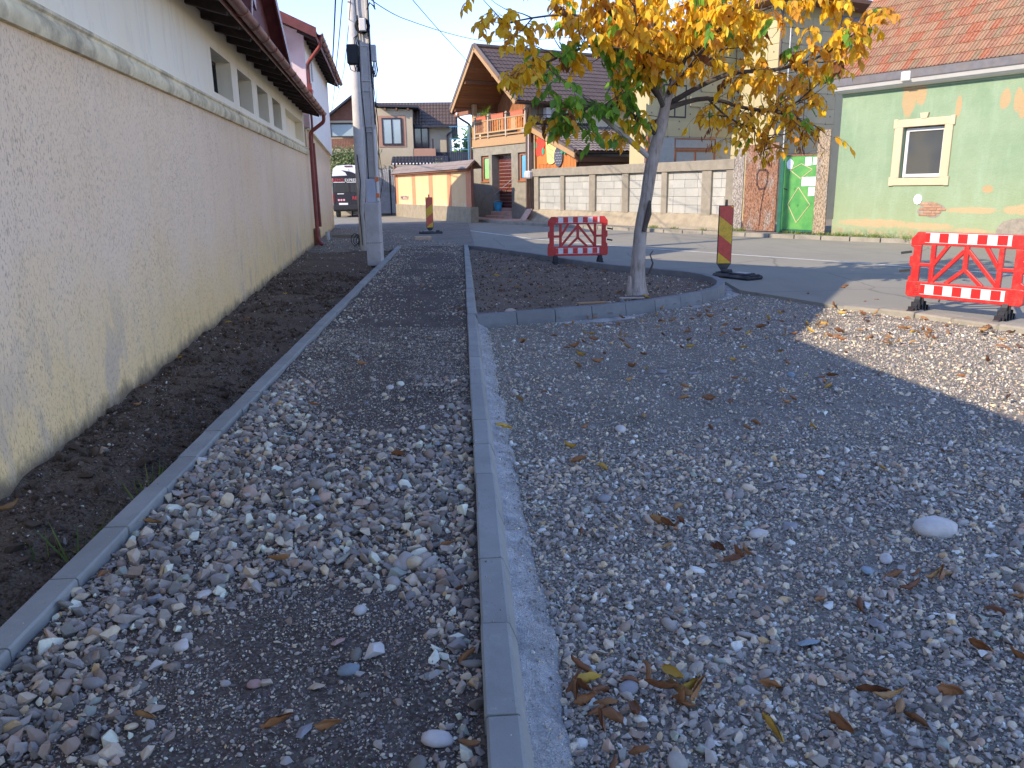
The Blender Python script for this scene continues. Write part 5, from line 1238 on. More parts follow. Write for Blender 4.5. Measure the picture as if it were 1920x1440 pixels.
# clay tile roof: 45 degrees from the eave, tiles as parts
def tile_me():
    m = MB(); w, L, t = .198, .42, .016
    prof = [(0, .0), (.010, .024), (.032, .028), (.044, .002), (.098, .0), (.108, .022), (.130, .024), (.142, .0), (w, .0)]
    for y in (0, L):
        for x, z in prof: m.v.append((x, y, z+(t if y == 0 else 0)))
    for x, z in prof: m.v.append((x, 0, z-.004))
    n = len(prof); m.f = [(k, k+1, n+k+1, n+k) for k in range(n-1)]+[(2*n+k, 2*n+k+1, k+1, k) for k in range(n-1)]; m.mi = [0]*len(m.f); m.mats = ['clay_tile']; return m.mesh('tile')
tme = tile_me(); SLO = R(45.5); n_rows, n_cols = 9, 33; rr_ = random.Random(9)
RO = Vector((-.62, -.42, 4.44))
for j in range(n_rows):
    for i in range(n_cols):
        s = .365*j
        part('tile', tme, GH, (RO.x+.2*i+rr_.uniform(-.003, .003)+.004, RO.y+s*cos(SLO), RO.z+s*sin(SLO)), (SLO+rr_.uniform(-.008, .008)-.03, 0, rr_.uniform(-.01, .01)))
m = MB(); src = tme
V0 = [v.co.copy() for v in tme.vertices]; F0_ = [tuple(p.vertices) for p in tme.polygons]
for j in range(16):
    for i in range(62):
        if j < n_rows and i < n_cols: continue
        s = .365*j; M = Matrix.Translation((RO.x+.2*i+.004, RO.y+s*cos(SLO), RO.z+s*sin(SLO))) @ Matrix.Rotation(SLO-.03, 4, 'X'); m.add([tuple(M @ v) for v in V0], F0_)
m.build('roof_tiles', 'clay_tile_mass', GH, kind='stuff')
L_ = 16*.365; MB().prism([(RO.x+.02, RO.y+.02, RO.z-.03), (E_, RO.y+.02, RO.z-.03), (E_, RO.y+L_*cos(SLO), RO.z+L_*sin(SLO)-.03), (RO.x+.02, RO.y+L_*cos(SLO), RO.z+L_*sin(SLO)-.03)], (0, .05, -.05)).build('roof_deck', 'dark_wood', GH)
MB().prism([(RO.x, RO.y+.02, RO.z-.1), (RO.x, RO.y+L_*cos(SLO), RO.z+L_*sin(SLO)-.1), (RO.x, RO.y+L_*cos(SLO), RO.z+L_*sin(SLO)), (RO.x, RO.y+.02, RO.z)], (.02, 0, 0)).build('verge_board', 'brick_old', GH)
MB().prism([(RO.x, 3.8, 8.5), (E_, 3.8, 8.5), (E_, 8.2, 4.2), (RO.x, 8.2, 4.2)], (0, 0, -.08)).build('rear_roof', 'clay_tile_mass', GH)

# ------------------------------------------------------------------ orange wall, far gate
OA = (0.589, 37.11); OB = (-3.653, 48.30); OANG = atan2(OA[1]-OB[1], OA[0]-OB[0])
OW = empty('orange_wall', (OA[0], OA[1], 0), OANG, 'orange garden wall with darker orange bands and a tiled coping roof', 'wall'); LW = 11.97
OPX = [(-11.97, -11.55), (-8.85, -8.25), (-5.95, -5.35), (-3.15, -2.6), (-.62, 0)]
MB().box(-LW, 0, .0, .14, .72, 2.42).build('wall', 'orange_wall', OW)
for a, b in OPX: MB().box(a, b, -.012, .0, .72, 2.34).build('band', 'orange_band', OW)
MB().box(-LW, 0, -.014, 0, 2.30, 2.42).build('band', 'orange_band', OW)
MB().box(0, .012, .0, .14, .72, 2.42).build('end_face', 'brown_clad', OW)
MB().box(-LW-.02, .02, -.06, .32, -.2, .72).build('plinth', 'plinth', OW)
MB().prism([(-LW-.1, -.22, 2.40), (.12, -.22, 2.40), (.12, .15, 2.76), (-LW-.1, .15, 2.76)], (0, 0, -.05)).build('coping_deck', 'wood_brown', OW)
tile_sheet(OW, 'roof_covering', (-LW-.12, -.26, 2.40), (1, 0, 0), (0, .41, .40), 54, 2, .226, .29, mat='metal_tile_grey', amp=.03)
tile_sheet(OW, 'roof_covering', (-LW-.12, .56, 2.40), (1, 0, 0), (0, -.41, .40), 54, 2, .226, .29, mat='metal_tile_grey', amp=.03)
MB().xz([(.12, 2.40), (.121, 2.40), (.121, 2.76), (.12, 2.76)], 0, .01).build('end_trim', 'orange_band', OW)
text('graffiti', 'MOTIV', .34, 'ink_blue', OW, (-11.1, -.016, .95), ext=.002, sx=1.5)
GT = empty('far_gate', (-5.25, 50.4, 0), R(2), 'grey metal double gate of upright slats at the left end of the orange wall', 'gate')
for x0 in (0.0,):
    MB().box(-1.3, 1.75, .02, .035, .12, 1.35).build('lower_sheet', 'steel_grey', GT)
    sme = MB().box(0, .07, 0, .02, 1.40, 2.75); sme.mats = ['steel_grey']; sme = sme.mesh('slat')
    for k in range(26): part('slat', sme, GT, (-1.28+.117*k, .0, -.10+.12*sin(pi*(k % 13)/12)))
    for z in (.12, 1.35, 2.0, 2.55): MB().box(-1.3, 1.75, .022, .05, z, z+.05).build('rail', 'steel_grey', GT)
    for x in (-1.36, 1.04, 1.75): MB().cham(x, x+.09, -.03, .07, 0, 2.75, .01).build('gate_post', 'metal_dark', GT)

# ------------------------------------------------------------------ beige house far behind
BH = empty('beige_house', (0, 52, 0), 0, 'beige two storey house with brown gable and dark framed windows far down the street', 'house')
MB().prism([(-5.9, .0, -.1), (-2.72, .0, -.1), (-2.72, .0, 6.35), (-4.9, .0, 6.45), (-5.9, .0, 7.15)], (0, 7, 0)).build('wall', 'beige_wall', BH)
MB().box(-2.75, -.35, .9, 7, -.1, 5.75).build('wall', 'beige_wall', BH)
MB().box(-8.2, -5.9, .1, 7, -.1, 4.0).build('wall', 'beige_wall', BH)
MB().xz([(-8.1, 5.72), (-5.9, 5.72), (-5.9, 7.15), (-6.2, 7.15)], .12, .3).build('gable_cladding', 'brown_clad', BH)
MB().box(-8.1, -5.9, 1.6, 1.8, 4.0, 5.8).build('wall', 'beige_wall', BH)
MB().box(-8.1, -5.9, .05, .2, 5.62, 5.74).build('beam', 'beige_wall', BH)
# gable roof edge and flat eave
for (x0, z0, x1, z1) in ((-8.4, 5.55, -5.85, 7.42), (-5.85, 7.42, -4.75, 6.50), (-4.75, 6.50, -2.3, 6.42)):
    MB().prism([(x0, -.45, z0), (x1, -.45, z1), (x1, 6, z1), (x0, 6, z0)], (0, 0, .13)).build('roof_edge', 'metal_dark', BH)
for x in (-4.4, -3.7, -3.0): MB().box(x, x+.1, -.4, 0, 6.3, 6.42).build('rafter_end', 'wood_brown', BH)
tile_sheet(BH, 'roof_covering', (-5.2, .45, 5.45), (1, 0, 0), (0, 1.9, 1.55), 26, 7, .2, .34, mat='metal_tile_brown', amp=.03)
MB().prism([(-5.2, .45, 5.42), (.1, .45, 5.42), (.1, 2.4, 7.0), (-5.2, 2.4, 7.0)], (0, 0, -.08)).build('roof_deck', 'dark_wood', BH)
MB().prism([(-5.2, 2.4, 6.98), (.1, 2.4, 6.98), (.1, 7, 5.0), (-5.2, 7, 5.0)], (0, 0, -.08)).build('roof_rear', 'metal_tile_brown', BH)
MB().box(-2.6, .08, .32, .48, 5.30, 5.46).build('eave_board', 'metal_dark', BH)
MB().box(-4.85, -3.15, -.03, 0, 4.12, 6.0).build('window_surround', 'rose_wall', BH)
window_unit(BH, -4.62, -3.38, 4.25, 5.86, -.10, 'frame_dark', 'glass_pale', 1, .09, .06)
window_unit(BH, -2.72, -1.75, 4.0, 5.35, .80, 'frame_dark', 'glass_dark', 1, .09, .06)
MB().box(-2.75, -1.35, .0, .9, 3.1, 4.02).build('balcony_wall', 'rose_wall', BH)
MB().box(-1.55, -1.45, .0, .06, 4.0, 4.6).build('rail_post', 'frame_dark', BH)
u = MB().box(-2.25, -1.85, -.03, 0, 3.1, 3.5).build('small_window', 'white_paint', BH); MB().box(-2.18, -1.92, -.04, -.03, 3.16, 3.44).build('pane', 'glass_dark', u)
window_unit(BH, -1.2, -.2, 2.2, 3.45, .85, 'frame_dark', 'glass_dark', 0, .09, .06)
window_unit(BH, -7.85, -6.15, 4.75, 5.6, .14, 'frame_dark', 'glass_pale', 0, .08, .06); window_unit(BH, -6.15, -5.9, 3.9, 5.6, .13, 'frame_dark', 'glass_pale', 0, .05, .06)
rme = MB().box(0, .09, 0, .02, 0, .62); rme.mats = ['brown_clad']; rme = rme.mesh('slat')
for k in range(17): part('slat', rme, BH, (-7.8+.1*k, .12, 4.06))
MB().box(-8.2, -5.9, -.3, 1.6, 3.82, 4.02).build('terrace_slab', 'beige_wall', BH)
pipe(BH, [(-.15, .5, 5.3), (-.15, .6, 5.15), (-.6, .8, 4.85), (-.6, .8, 2.2)], .06, 'frame_dark')
CN = empty('carport', (0, 49.2, 0), 0, 'low dark tiled canopy roof in front of the beige house', 'canopy')
tile_sheet(CN, 'roof_covering', (-3.95, .0, 3.05), (1, 0, 0), (0, 1.2, .42), 17, 4, .2, .32, mat='metal_dark', amp=.035)
MB().prism([(-3.95, 0, 3.02), (-.5, 0, 3.02), (-.9, 1.3, 3.5), (-3.7, 1.3, 3.5)], (0, 0, -.06)).build('roof_deck', 'metal_dark', CN)
me = MB().tube([(0, -.03, 0), (0, .02, 0)], .05, 8); me.mats = ['letter_white']; me = me.mesh('tile_end')
for k in range(16): part('tile_end', me, CN, (-3.82+.2*k, -.01, 3.03))
for x in (-3.8, -2.2, -.8): MB().cham(x, x+.1, .1, .2, 0, 3.0, .01).build('post', 'wood_brown', CN)
MB().box(-3.8, -.8, 1.2, 1.25, .0, 2.9).build('back_panel', 'frame_dark', CN)
MB().box(-4.2, .8, 51.0, 51.1, 2.6, 3.9).build('dark_screen', 'metal_dark', label='dark screen wall between the beige house and the wooden house', category='screen').location = (2.2, 1.5, -.1)

# ------------------------------------------------------------------ vegetation helpers
def bush(name, label, cat, c, rad, n, leaf=.12, mat='bush_leaf', stem=True, **kw):
    e = empty(name, c, 0, label, cat, **kw); m = MB(); rr = random.Random(hash(label) % 999 if False else len(label)*13+n)
    cl = [Vector((rr.gauss(0, .42)*rad[0], rr.gauss(0, .42)*rad[1], rad[2]*(1+rr.uniform(-.75, .85)))) for _ in range(26)]
    for k in range(n):
        q = cl[rr.randrange(26)]; v = Vector((rr.gauss(0, 1), rr.gauss(0, 1), rr.gauss(0, 1))).normalized()*rr.uniform(.4, 1)*.36
        p = q+Vector((v.x*rad[0]*1.1, v.y*rad[1]*1.1, v.z*rad[2])); d = Vector((rr.gauss(0, 1), rr.gauss(0, 1), rr.gauss(0, .7)))
        d.normalize(); s = d.orthogonal().normalized()*leaf*.35; d = d*leaf*rr.uniform(.7, 1.3)
        m.add([tuple(p), tuple(p+d*.5+s), tuple(p+d), tuple(p+d*.5-s)], [(0, 1, 2, 3)])
    with_tint(m.build('foliage', mat, e, kind='stuff'), 1)
    if stem:
        s = MB()
        for k in range(7):
            q = cl[k]; s.tube([(rr.uniform(-.1, .1), rr.uniform(-.1, .1), 0), tuple(q*.5+Vector((rr.uniform(-.1, .1), 0, .1))), tuple(q)], [.04, .03, .012], 5)
        s.build('stem', 'bark_dark', e)
    return e
bush('olive_bush', 'tall grey green bush growing behind the parked van', 'bush', (-7.0, 50.8, 1.4), (2.0, 1.0, 1.35), 5200, .13)
bush('garden_shrub', 'bright green shrub beyond the right end of the orange wall', 'shrub', (.15, 53, 1.0), (.65, .6, 1.35), 900, .30, 'bright_leaf')
bush('garden_tree', 'small yellow green tree standing in the gap beside the wooden house', 'tree', (1.1, 58, .5), (.9, .9, 2.6), 2200, .28, 'bright_leaf')
bush('reddish_shrub', 'low loose shrub peeping over the coping of the orange wall', 'shrub', (-1.4, 47.2, 1.6), (1.0, .4, .75), 500, .14)
SF = empty('scaffold_frame', (.75, 52, 0), 0, 'light blue steel frame with a mesh screen in the gap beside the wooden house', 'frame')
for x in (-.05, .32): MB().cham(x, x+.07, 0, .07, 0, 5.35, .01).build('upright', 'scaffold_blue', SF)
for z in (3.0, 3.9, 4.55, 5.28): MB().box(-1.2, .5, .02, .05, z, z+.045).build('crossbar', 'scaffold_blue', SF)
for k in range(14): MB().tube([(-1.15+.12*k, .03, 3.0), (-1.15+.12*k, .03, 5.3)], .006, 4).build('wire_bar', 'scaffold_blue', SF)

# ------------------------------------------------------------------ van
VN = empty('delivery_van', (-6.30, 47.8, 0), R(1.5), 'dark delivery van with white roof and red and white lettering on its rear', 'van')
W_ = 1.0; sec = [(-W_, .35), (-W_, 1.75), (-W_+.03, 2.2), (-W_+.13, 2.75), (-W_+.32, 2.92), (0, 2.97), (W_-.32, 2.92), (W_-.13, 2.75), (W_-.03, 2.2), (W_, 1.75), (W_, .35)]
o = MB().prism([(x, 0, z) for x, z in sec if z <= 2.3], (0, 4.6, 0)).build('body', 'van_black', VN, bev=.05)
wsec = [(-W_+.025, 2.2), (-W_+.12, 2.75), (-W_+.32, 2.92), (0, 2.97), (W_-.32, 2.92), (W_-.12, 2.75), (W_-.025, 2.2)]
MB().prism([(x, .02, z+.003) for x, z in wsec], (0, 4.4, 0)).build('roof', 'van_white', VN, bev=.05)
MB().prism([(-W_, 4.6, .35), (-W_, 4.6, 2.1), (-W_, 5.2, 1.3), (-W_, 5.9, 1.05), (-W_, 5.95, .4)], (2*W_, 0, 0)).build('bonnet', 'van_black', VN, bev=.05)
MB().box(-W_-.004, W_+.004, .3, 4.3, 1.95, 2.3).build('side_stripe', 'letter_white', VN)
MB().box(-.006, .006, -.008, 0, .6, 2.75).build('door_seam', 'frame_dark', VN)
for s in (-1, 1):
    u = MB().cham(min(s*.06, s*.86), max(s*.06, s*.86), -.012, .02, 1.42, 1.98, .03).build('rear_window', 'glass_dark', VN)
MB().cham(-.22, .22, -.02, .03, 2.86, 2.93, .012).build('brake_light', 'lamp_red', VN)
for s in (-1, 1): MB().cham(min(s*.86, s*.99), max(s*.86, s*.99), -.018, .05, .85, 1.35, .02).build('tail_light', 'lamp_red', VN)
MB().cham(-1.0, 1.0, -.14, .1, .42, .72, .04).build('bumper', 'black_plastic', VN)
MB().xz([(-W_+.0, 2.22), (-W_, 2.35), (-.1, 2.38), (-.2, 2.55), (-.42, 2.68), (.15, 2.58), (.62, 2.36), (.62, 2.22)], -.012, .015).build('black_swoosh', 'van_black', VN)
text('lettering', 'REMO', .24, 'letter_red', VN, (-.97, -.016, 2.04), ext=.003, sx=1.02)
text('lettering', 'EXPRESS', .22, 'letter_white', VN, (-.25, -.016, 2.045), ext=.003, sx=.92)
MB().box(-.9, -.25, -.014, -.01, 1.99, 2.02).build('lettering_line', 'letter_white', VN); MB().box(-.15, .8, -.014, -.01, 1.985, 2.015).build('lettering_line', 'letter_white', VN)
text('lettering', 'REMO', .26, 'letter_red', VN, (.12, -.016, 1.02), ext=.003, sx=1.0)
MB().box(-.72, -.35, -.014, -.01, 1.33, 1.37).build('lettering_line', 'letter_white', VN)
for k in range(3): MB().disc((-.66+.15*k, -.004, 1.0), (0, -1, 0), .06, .01).build('round_badge', 'pink_mark', VN)
MB().cham(-.66, -.14, -.03, .0, .72, .83, .006).build('licence_plate', 'letter_white', VN)
wm = MB().tube([(-.11, 0, 0), (.11, 0, 0)], .35, 24); wm.mats = ['rubber']; wm = wm.mesh('wheel')
for x in (-.82, .82):
    for y in (.75, 4.9): w = part('wheel', wm, VN, (x, y, .35)); MB().tube([(-.115, 0, 0), (.115, 0, 0)], .19, 16).build('rim', 'galvanised', w)

# ------------------------------------------------------------------ barriers
def barrier(loc, rz, label, hooks):
    """1.25 m wide plastic barrier, local x along, front face -y"""
    e = empty('barrier', loc, rz, label, 'barrier', 'red and white plastic barriers')
    m = MB(); y0, y1 = -.022, .022; w = .625; zb, zt = .17, .98
    # top box with cut corners, bottom box
    m.xz([(-w+.0, zt-.16), (-w+.0, zt-.09), (-w+.07, zt), (w-.07, zt), (w, zt-.09), (w, zt-.16)], y0, y1)
    m.xz([(-w-.01, zb+.03), (-w-.01, zb+.19), (-w+.03, zb+.2), (w-.03, zb+.2), (w+.01, zb+.19), (w+.01, zb+.03), (w-.02, zb), (-w+.02, zb)], y0, y1)
    # outer uprights with scalloped edge
    for s in (-1, 1):
        P = [(w, zt-.16), (w, .80), (w-.035, .785), (w-.035, .69), (w, .675), (w, .56), (w-.03, .545), (w-.03, .44), (w, .42), (w, zb+.19), (w-.125, zb+.19), (w-.125, zt-.16)]
        m.xz([(s*x, z) for x, z in P], y0+.001, y1-.001)
        m.box(min(s*.39, s*.335), max(s*.39, s*.335), y0, y1, zb+.19, zt-.15)          # inner upright
        m.box(min(s*.51, s*.385), max(s*.51, s*.385), y0+.002, y1-.002, .555, .60)     # link
        def dg(xa, za, xb, zb_, t=.048): m.bar((s*xa, 0, za), (s*xb, 0, zb_), t, .036, (0, 1, 0))
        m2 = m
        dg(.36, .57, .20, .83); dg(.35, .38, .015, .78); dg(.20, .36, .0, .55)
    m.box(-.028, .028, y0+.002, y1-.002, .53, .83)
    o = m.build('panel', 'red_plastic', e)
    b = o.modifiers.new('bevel', 'BEVEL'); b.width = .008; b.segments = 2; b.limit_method = 'ANGLE'; b.angle_limit = R(40)
    for z0, z1 in ((zt-.125, zt-.012), (zb+.05, zb+.165)):
        for fy in (y0-.003, y1+.0005):
            q = MB().box(-.46, .45, fy, fy+.0025, z0, z1).build('reflective_strip', 'strip_red_white', e)
        q = MB().box(-.465, .455, y0-.0045, y0-.003, z1, z1+.004).build('strip_edge', 'letter_white', e); MB().box(-.465, .455, y0-.0045, y0-.003, z0-.004, z0).build('strip_edge', 'letter_white', e)
    for s in (-1, 1):
        for k in range(6): MB().box(min(s*.49, s*.545), max(s*.49, s*.545), y0-.004, y0, .205+.026*k, .214+.026*k).build('moulded_rib', 'red_plastic', e)
        f = MB(); x = s*.47
        for xx in (x-.03, x+.0): pass
        prof = [(-.25, 0), (-.24, .025), (-.12, .07), (-.05, .15), (-.03, .19), (.03, .19), (.05, .15), (.12, .07), (.24, .025), (.25, 0)]
        f.prism([(x-.03, yy, zz) for yy, zz in prof], (.06, 0, 0))
        for yy in (-.15, -.08, .0, .08, .15):
            hz = .18-abs(yy)*.75; f.box(x-.05, x+.05, yy-.008, yy+.008, .0, max(.02, hz))
        f.build('foot', 'black_plastic', e)
    for z in (.73, .50):
        MB().bar((hooks*(w-.01), 0, z), (hooks*(w+.10), -.03, z-.02), .03, .03).build('hook', 'black_plastic', e)
    return e
barrier((6.02, 9.12, 0), atan2(8.62-9.70, 6.37-5.64), 'sunlit red and white plastic barrier standing on the edging blocks at the far right', -1).scale = (1.06, 1, 1.0)
barrier((2.46, 16.62, .0), R(-1), 'red and white plastic barrier behind the planting bed, left of the tree', 1)
def delineator(loc, rz, mat, label, h=1.12):
    e = empty('beacon', loc, rz, label, 'traffic beacon', 'red and yellow striped road beacons')
    MB().prism([(-.125, -.012, .20), (.125, -.012, .20), (.125, -.012, h+.1), (-.125, -.012, h+.1)], (0, .05, 0)).build('board', 'rubber', e, bev=.006)
    MB().xz([(-.115, .21), (.115, .21), (.115, h+.09), (-.115, h+.09)], -.0145, -.012).build('striped_face', mat, e)
    MB().xz([(-.12, .20), (.12, .20), (.05, .09), (-.05, .09)], -.01, .03).build('foot_wedge', 'rubber', e)
    MB().box(-.022, .022, .0, .03, h+.1, h+.2).build('lifting_lug', 'rubber', e)
    return e
def base(loc, rz, label):
    e = empty('rubber_foot_block', loc, rz, label, 'base', 'black rubber foot blocks of the beacons')
    MB().cham(-.42, .42, -.2, .2, 0, .07, .03).build('slab', 'rubber', e, bev=.012)
    MB().cham(-.30, .10, -.13, .13, .07, .10, .02).build('raised_frame', 'rubber', e)
    MB().box(-.24, .04, -.08, .08, .10, .104).build('frame_panel', 'steel_grey', e)
    MB().cham(.18, .32, -.09, .09, .07, .13, .02).build('socket', 'rubber', e)
    for x in (-.38, .38): MB().cham(x-.03, x+.03, -.12, .12, .06, .09, .015).build('grip', 'rubber', e)
    return e
delineator((4.70, 13.95, .0), R(-8), 'stripe_right_down', 'near striped beacon with stripes falling to the right, beside the curved kerb and the tree')
base((4.78, 13.45, .0), R(118), 'black rubber base lying at the foot of the near striped beacon')
delineator((-1.05, 28.9, .02), R(6), 'stripe_right_up', 'far striped beacon with stripes rising to the right, in front of the orange wall', 1.16)
base((-1.02, 28.6, .02), R(4), 'black rubber base under the far striped beacon')

# ------------------------------------------------------------------ tree
TY = 11.32
TR = empty('young_tree', (2.55, TY, 0), 0, 'leaning young walnut tree with yellow and green autumn leaves in the planting bed', 'tree')
def T_(x, z, dy=0): return Vector((x-2.55, dy, z))
def smooth_path(P, sub=4):
    out = []
    for i in range(len(P)-1):
        p0, p1, p2, p3 = P[max(0, i-1)], P[i], P[i+1], P[min(len(P)-1, i+2)]
        for k in range(sub):
            t = k/sub; out.append(.5*((2*p1)+(p2-p0)*t+(2*p0-5*p1+4*p2-p3)*t*t+(3*p1-p0-3*p2+p3)*t*t*t))
    out.append(P[-1]); return out
def limb(name, pts, r0, r1, mat='bark', n=10, wob=0., parent=TR):
    P = smooth_path([Vector(p) for p in pts]); k = len(P)
    rs = [r0+(r1-r0)*(i/(k-1))**.85 for i in range(k)]
    if wob: P = [p+Vector((noise.noise(p*2.1), noise.noise(p*2.1+Vector((5, 0, 0))), 0))*wob*(i/k) for i, p in enumerate(P)]
    return MB().tube(P, rs, n).build(name, mat, parent, smooth=True), P, rs
# trunk with flared, lumpy foot
tp = smooth_path([T_(2.55, -.10), T_(2.55, .12), T_(2.555, .45), T_(2.58, .95), T_(2.65, 1.42), T_(2.72, 1.93), T_(2.84, 2.40), T_(2.90, 2.75)], 6)
m = MB(); n = 20; o_ = len(m.v)
for i, p in enumerate(tp):
    z = p.z; r = .086 if z > 2.3 else .088+.02*max(0, (1.2-z)/1.2)+.13*math.exp(-max(0, z+.05)/.13)
    if z > 2.35: r = .086-.02*(z-2.35)/.4
    for k in range(n):
        a = 2*pi*k/n; rr = r*(1+.16*math.exp(-max(0, z)/.25)*sin(3*a+1)+.07*noise.noise(Vector((cos(a)*1.5, sin(a)*1.5, z*2.2)))+.05*noise.noise(Vector((cos(a)*4, sin(a)*4, z*7))))
        m.v.append((p.x+rr*cos(a), p.y+rr*sin(a), z))
m.f = [(i*n+k, i*n+(k+1) % n, (i+1)*n+(k+1) % n, (i+1)*n+k) for i in range(len(tp)-1) for k in range(n)]; m.mi = [0]*len(m.f)
m.build('trunk', 'bark', TR, smooth=True)
MB().tube([T_(2.60, .95, -.105), T_(2.66, 1.2, -.118), T_(2.68, 1.38, -.105)], [.03, .045, .02], 8).build('bark_scar', 'bark_dark', TR, smooth=True)
MB().tube([T_(2.43, .0, -.1), T_(2.40, .18, -.12), T_(2.42, .33, -.09)], [.07, .05, .02], 8).build('root_shoot', 'bark', TR, smooth=True)
MB().tube([T_(2.72, .35, -.02), T_(2.76, .5, -.04), T_(2.72, .62, -.03), T_(2.76, .68, -.04)], [.02, .012, .01, .006], 6).build('dead_shoot', 'bark_dark', TR)
MAIN = []
def br(pts, r0, r1, mat='bark_dark', wob=.05):
    o, P, rs = limb('branch', pts, r0, r1, mat, 8, wob); MAIN.append((P, rs)); return P
br([T_(2.70, 1.95), T_(2.38, 2.20, -.05), T_(2.0, 2.50, -.1), T_(1.62, 2.80, -.15)], .042, .03, 'bark_cut', 0)     # pale cut stub, left
br([T_(2.80, 2.25), T_(2.55, 2.42, -.1), T_(2.18, 2.62, -.2), T_(1.75, 2.60, -.3), T_(1.45, 2.50, -.4)], .045, .012)
br([T_(2.88, 2.65), T_(2.78, 3.05, .1), T_(2.72, 3.6, .15), T_(2.62, 4.3, .2), T_(2.5, 5.0, .2)], .07, .02, 'bark')
br([T_(2.90, 2.70), T_(3.04, 3.12), T_(3.10, 3.55, -.1), T_(3.2, 4.1, -.2), T_(3.3, 4.9, -.3)], .062, .015, 'bark')
br([T_(3.0, 2.95), T_(3.3, 3.5, .2), T_(3.55, 4.0, .4), T_(3.8, 4.5, .5)], .035, .01)
br([T_(2.88, 2.60), T_(2.66, 2.90, -.2), T_(2.46, 3.25, -.35), T_(2.3, 3.8, -.5)], .04, .012)
br([T_(2.80, 2.95, -.1), T_(2.3, 3.25, -.3), T_(1.85, 3.35, -.5), T_(1.3, 3.18, -.6), T_(.78, 2.98, -.7)], .034, .008)
br([T_(2.78, 3.1, .1), T_(2.2, 3.7, .2), T_(1.5, 3.85, .2), T_(.75, 3.75, .2)], .034, .008)
br([T_(2.92, 2.62), T_(3.5, 2.75, .1), T_(4.1, 2.62, .2), T_(4.7, 2.62, .3), T_(5.35, 3.1, .3)], .04, .008)
br([T_(2.95, 2.68, .1), T_(3.6, 3.0, -.3), T_(4.3, 3.05, -.5), T_(4.9, 3.25, -.6), T_(5.5, 3.7, -.6)], .04, .008)
br([T_(3.05, 3.2), T_(3.6, 3.55, -.2), T_(4.2, 3.85, -.3), T_(4.9, 3.95, -.3)], .03, .008)
br([T_(3.5, 2.75, .1), T_(3.8, 2.5, .1), T_(4.2, 2.3, .1), T_(4.35, 2.05, .1)], .016, .005)
br([T_(4.2, 2.62, .2), T_(4.7, 2.5, .1), T_(5.0, 2.35, 0)], .016, .005)
br([T_(2.82, 2.8, .2), T_(2.6, 3.3, .8), T_(2.3, 3.8, 1.2)], .035, .008); br([T_(2.9, 2.8, -.1), T_(3.2, 3.3, -.8), T_(3.4, 3.7, -1.3)], .035, .008)
br([T_(3.0, 3.0, .2), T_(3.8, 3.4, .9), T_(4.4, 3.9, 1.3)], .03, .008); br([T_(2.8, 3.1, -.2), T_(2.1, 3.5, -.9), T_(1.5, 3.9, -1.3)], .03, .008)
# twigs, compound leaves
random.seed(21); LV = []     # (pos, dir, up, L, W, kind)
twig = MB()
def leaf_kind(p):
    x, z = p.x+2.55, p.z
    g = max(0, 1-abs(x-1.85)/1.0)*max(0, 1-abs(z-2.75)/.85)*1.25+.05
    if x > 3.9: r = random.random(); return 'amber' if r < .34 else 'gold' if r < .88 else 'brown' if r < .93 else 'green'
    r = random.random()
    if r < g: return 'green'
    return 'gold' if r < g+(1-g)*.82 else 'amber' if r < g+(1-g)*.95 else 'brown'
def compound(p, d, kind):
    d = d.normalized(); nL = random.choice((4, 5, 6, 7)); L = random.uniform(.16, .30); q = p.copy(); pts = [q.copy()]
    for i in range(nL):
        d = (d+Vector((0, 0, -.22))).normalized(); q = q+d*L/nL; pts.append(q.copy())
        s = d.cross(Vector((0, 0, 1)))
        if s.length < .1: s = Vector((1, 0, 0))
        s.normalize(); sg = 1 if i % 2 else -1
        ld = (s*sg*random.uniform(.5, 1)+d*random.uniform(.2, .8)+Vector((random.uniform(-.25, .25), random.uniform(-.25, .25), random.uniform(-1.1, -.25)))).normalized()
        up = Vector((random.gauss(0, .5), random.gauss(0, .5), 1)); l = random.uniform(.092, .158)
        LV.append((q.copy(), ld, up, l, l*random.uniform(.50, .66), kind))
    LV.append((q.copy(), (d+Vector((0, 0, -.6))).normalized(), Vector((random.gauss(0, .6), random.gauss(0, .6), 1)), .14, .07, kind))
    twig.tube(pts, .0022, 4, False)
def spray(p, d, L, n):
    d = d.normalized(); q = p.copy(); pts = [q.copy()]
    for i in range(5):
        d = (d+Vector((random.gauss(0, .22), random.gauss(0, .22), random.gauss(.04, .15)))).normalized(); q = q+d*L/5; pts.append(q.copy())
    twig.tube(pts, [.009, .008, .006, .005, .004, .003], 5)
    for k in range(n):
        t = random.choice(pts[1:]); a = random.uniform(0, 2*pi); kd = leaf_kind(t)
        compound(t, Vector((cos(a), sin(a), random.uniform(-.3, .5))), kd)
for bi, (P, rs) in enumerate(MAIN):
    if bi == 0: cnt = 2
    else: cnt = max(9, int(len(P)*1.35))
    for k in range(cnt):
        i = int(len(P)*(.28+.72*(k+random.random())/cnt)); i = min(len(P)-1, i); p = P[i]
        if p.x+2.55 > 5.6: continue
        dirn = (P[min(i+1, len(P)-1)]-P[i-1]).normalized(); a = Vector((random.gauss(0, 1), random.gauss(0, 1), random.gauss(.1, .6))).normalized()
        spray(p, dirn*.5+a, random.uniform(.25, .68), random.choice((4, 4, 5, 5)))
# keep the open space round the trunk free
LV = [l for l in LV if l[0].z > 1.98+.22*noise.noise(l[0]*1.7)+.10*max(0, l[0].x-1.6)]
LV = [l for l in LV if random.random() < (.92 if l[0].z > 2.85 else .34 if l[0].x > .6 else .72)]
LV = [l for l in LV if not (l[0].z < 2.15 and abs(l[0].x+2.55-2.8) < .9 and l[0].z < 1.95) and l[0].z > 1.75]
twig.build('twigs', 'bark_dark', TR, kind='stuff')
